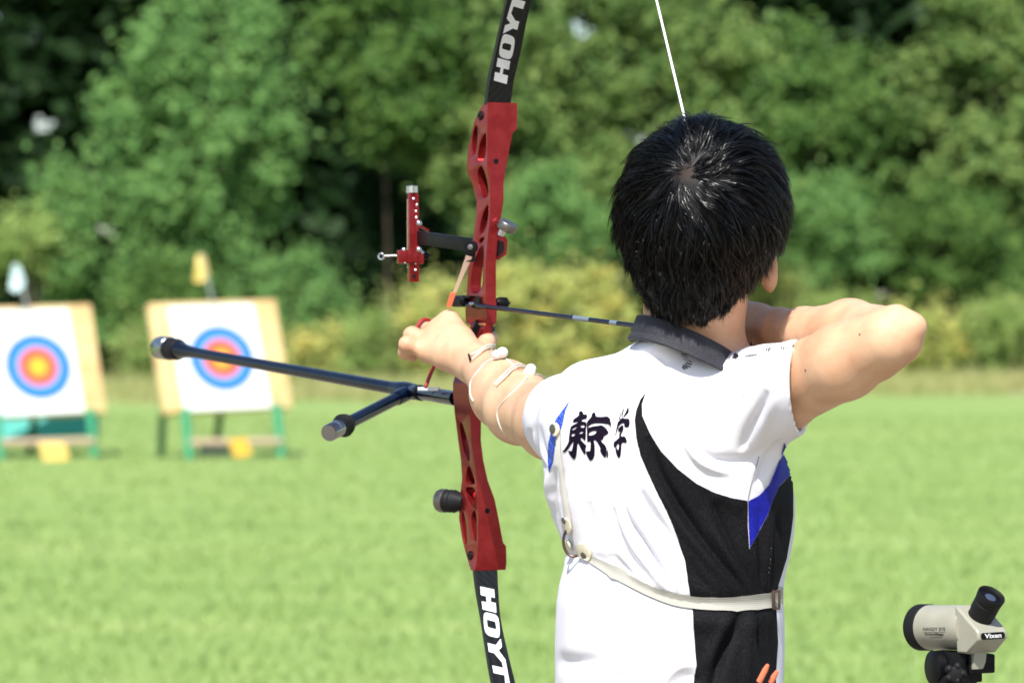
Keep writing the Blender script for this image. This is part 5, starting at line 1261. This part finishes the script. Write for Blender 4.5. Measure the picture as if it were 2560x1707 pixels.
tree('bush', 'small pale bush at the left edge above the left target', 'bush', BG_, LM['bright'], -10.0, 79.5, 2.2, 4.0, .8, .8, 5520, 0.109, 14, 23, .06)
tree('bush', 'green bush between the bow and the archer\'s head', 'bush', BG_, LM['soft'], .8, 80, 2.2, 4.9, 1.3, .9, 9660, 0.109, 22, 25, .06)
tree('bush', 'bluish green bush right of the archer\'s ear', 'bush', BG_, LM['soft'], 6.3, 79.5, 1.9, 4.6, 1.5, 1.0, 13799, 0.109, 28, 26, .06)
tree('bush', 'dark green rounded bush above the elbow', 'bush', BG_, LM['mid'], 8.9, 80, 1.9, 4.4, 1.4, 1.0, 11959, 0.109, 26, 27, .06)
tree('bush', 'tall green bush at the right edge above the spotting scope', 'bush', BG_, LM['mid'], 10.7, 80.5, .6, 3.6, 1.2, 1.0, 11500, 0.109, 24, 28, .06)
tree('bush', 'bush with shade painted into its very dark leaves, low behind the bow sight', 'bush', BG_, LM['dark'], -2.6, 84, .2, 5.2, 1.5, 1.0, 9000, .17, 30, 29, .06)
# weeds and goldenrod in front of the bushes
WG = 'clumps of yellow flowering weeds below the trees'
for i, (cx, cy, z1, rx, lab, mt_) in enumerate([
    (-2.75, 77.2, 1.75, .9, 'olive weeds left of the bow under the sight', 'bright'), (-1.5, 77.0, 2.55, 1.0, 'golden weeds just left of the bow riser', 'golden'), (-.1, 77.2, 2.9, 1.1, 'golden weeds just right of the bow riser', 'golden'),
    (1.4, 77.0, 2.8, 1.1, 'golden weeds left of the archer\'s collar', 'golden'), (5.0, 77.2, 2.9, 1.1, 'golden weeds with orange flowers beside the ear', 'golden'), (6.5, 77.0, 2.3, 1.2, 'yellow green weeds behind the raised elbow', 'bright'),
    (8.3, 77.2, 2.0, 1.2, 'yellow green weeds right of the elbow', 'golden'), (10.0, 76.8, 2.1, 1.2, 'yellow green weeds at the right edge above the path', 'bright'), (-3.9, 77.4, 1.3, .8, 'low dry weeds right of the right target', 'golden'),
    (-7.3, 77.4, 1.6, .8, 'leafy weeds between the two target butts', 'bright')]):
    if cx > 4: cx, cy, rx, z1 = cx*1.13, cy*1.13, rx*1.13, CZ+(z1-CZ)*1.13
    r = np.random.default_rng(60+i); e = empty('weed_clump', (cx, cy, 0), lab, 'weeds', WG)
    (v, f), C = crown(cx, cy, .1, z1, rx, .7, 6500, .09, 26, r, .9); mesh_obj('foliage', v, f, LM[mt_], e, smooth=False)
    nst = 46; X0 = cx+r.uniform(-rx, rx, nst); Y0 = cy+r.uniform(-.6, .6, nst); mb = MB()
    for x, y in zip(X0[:24], Y0[:24]): mb.tube([(x, y, 0), (x+r.normal(0, .08), y, z1*.9)], [.012, .006], 4)
    mb.build('stem', LM['dry'], e, smooth=False, fix=False)
    if mt_ == 'golden':
        k = r.integers(0, len(C), 500); kk = r.choice(len(C), 7, replace=False); pos = C[kk[r.integers(0, 7, 420)]]+r.normal(0, .14, (420, 3))*[1.2, .6, .8]+[0, -.35, .12]
        v, f = leaves(pos, np.tile([0, -.5, .8], (420, 1)), .085, r); mesh_obj('blossom', v, f, LM['yellow'], e, smooth=False)
# far wood closing the view
r = np.random.default_rng(99); pos = np.stack([r.uniform(-62, 62, 300000), r.uniform(93, 99, 300000), r.uniform(0, 16, 300000)], 1)
cl = np.sin(pos[:, 0]*1.7+pos[:, 2]*.9)+np.sin(pos[:, 0]*.8-pos[:, 2]*1.9+1)+np.sin(pos[:, 2]*2.6+pos[:, 0]*.5); pos = pos[cl > -2.3]
v, f = leaves(pos, np.tile([0, -.3, .6], (len(pos), 1)), .62, r); o = mesh_obj('far_wood', v, f, LM['dark'], None, smooth=False); tag(o, 'dark wood closing the view behind the trees', 'wood', kind='stuff')
# dry grass along the foot of the hedge
r = np.random.default_rng(5); N = 66000; pos = np.stack([r.uniform(-30, 22, N), r.uniform(70, 77.5, N), np.zeros(N)], 1); pos[:, 1] += np.clip((pos[:, 0]-3)/4, 0, 1)*8+np.sin(pos[:, 0]*1.3)*1.2+np.sin(pos[:, 0]*3.1)*.6; hgt = r.uniform(.10, .60, N)*np.clip(r.uniform(.2, 1.2, N), .1, 1)
le = r.normal(0, .09, (N, 2)); wd = .02; pos[:, 0] += 0
v = np.stack([pos-[wd, 0, 0], pos+[wd, 0, 0], pos+np.stack([le[:, 0], le[:, 1], hgt], 1)], 1).reshape(-1, 3)
o = mesh_obj('tall_grass', v, np.arange(N*3).reshape(N, 3), LM['dry'], None, smooth=False); tag(o, 'tall dry grass along the foot of the bushes', 'grass', kind='stuff')
# turf blades on the mown field
r = np.random.default_rng(6); N = 95000; Y = 13.5*np.exp(r.uniform(0, math.log(60/13.5), N)); X = r.uniform(-.28, .28, N)*Y
pos = np.stack([X, Y, np.zeros(N)], 1); hgt = r.uniform(.02, .06, N); le = r.normal(0, .03, (N, 2)); wd = (r.uniform(.003, .007, N)*(Y/14)**.6)[:, None]*np.array([1, 0, 0])
v = np.stack([pos-wd, pos+wd, pos+np.stack([le[:, 0], le[:, 1], hgt], 1)], 1).reshape(-1, 3)
o = mesh_obj('short_grass', v, np.arange(N*3).reshape(N, 3), leaf_mat('turf', (.28, .40, .12), (.38, .48, .17), .4), None, smooth=False); tag(o, 'short mown turf covering the field', 'grass', kind='stuff')
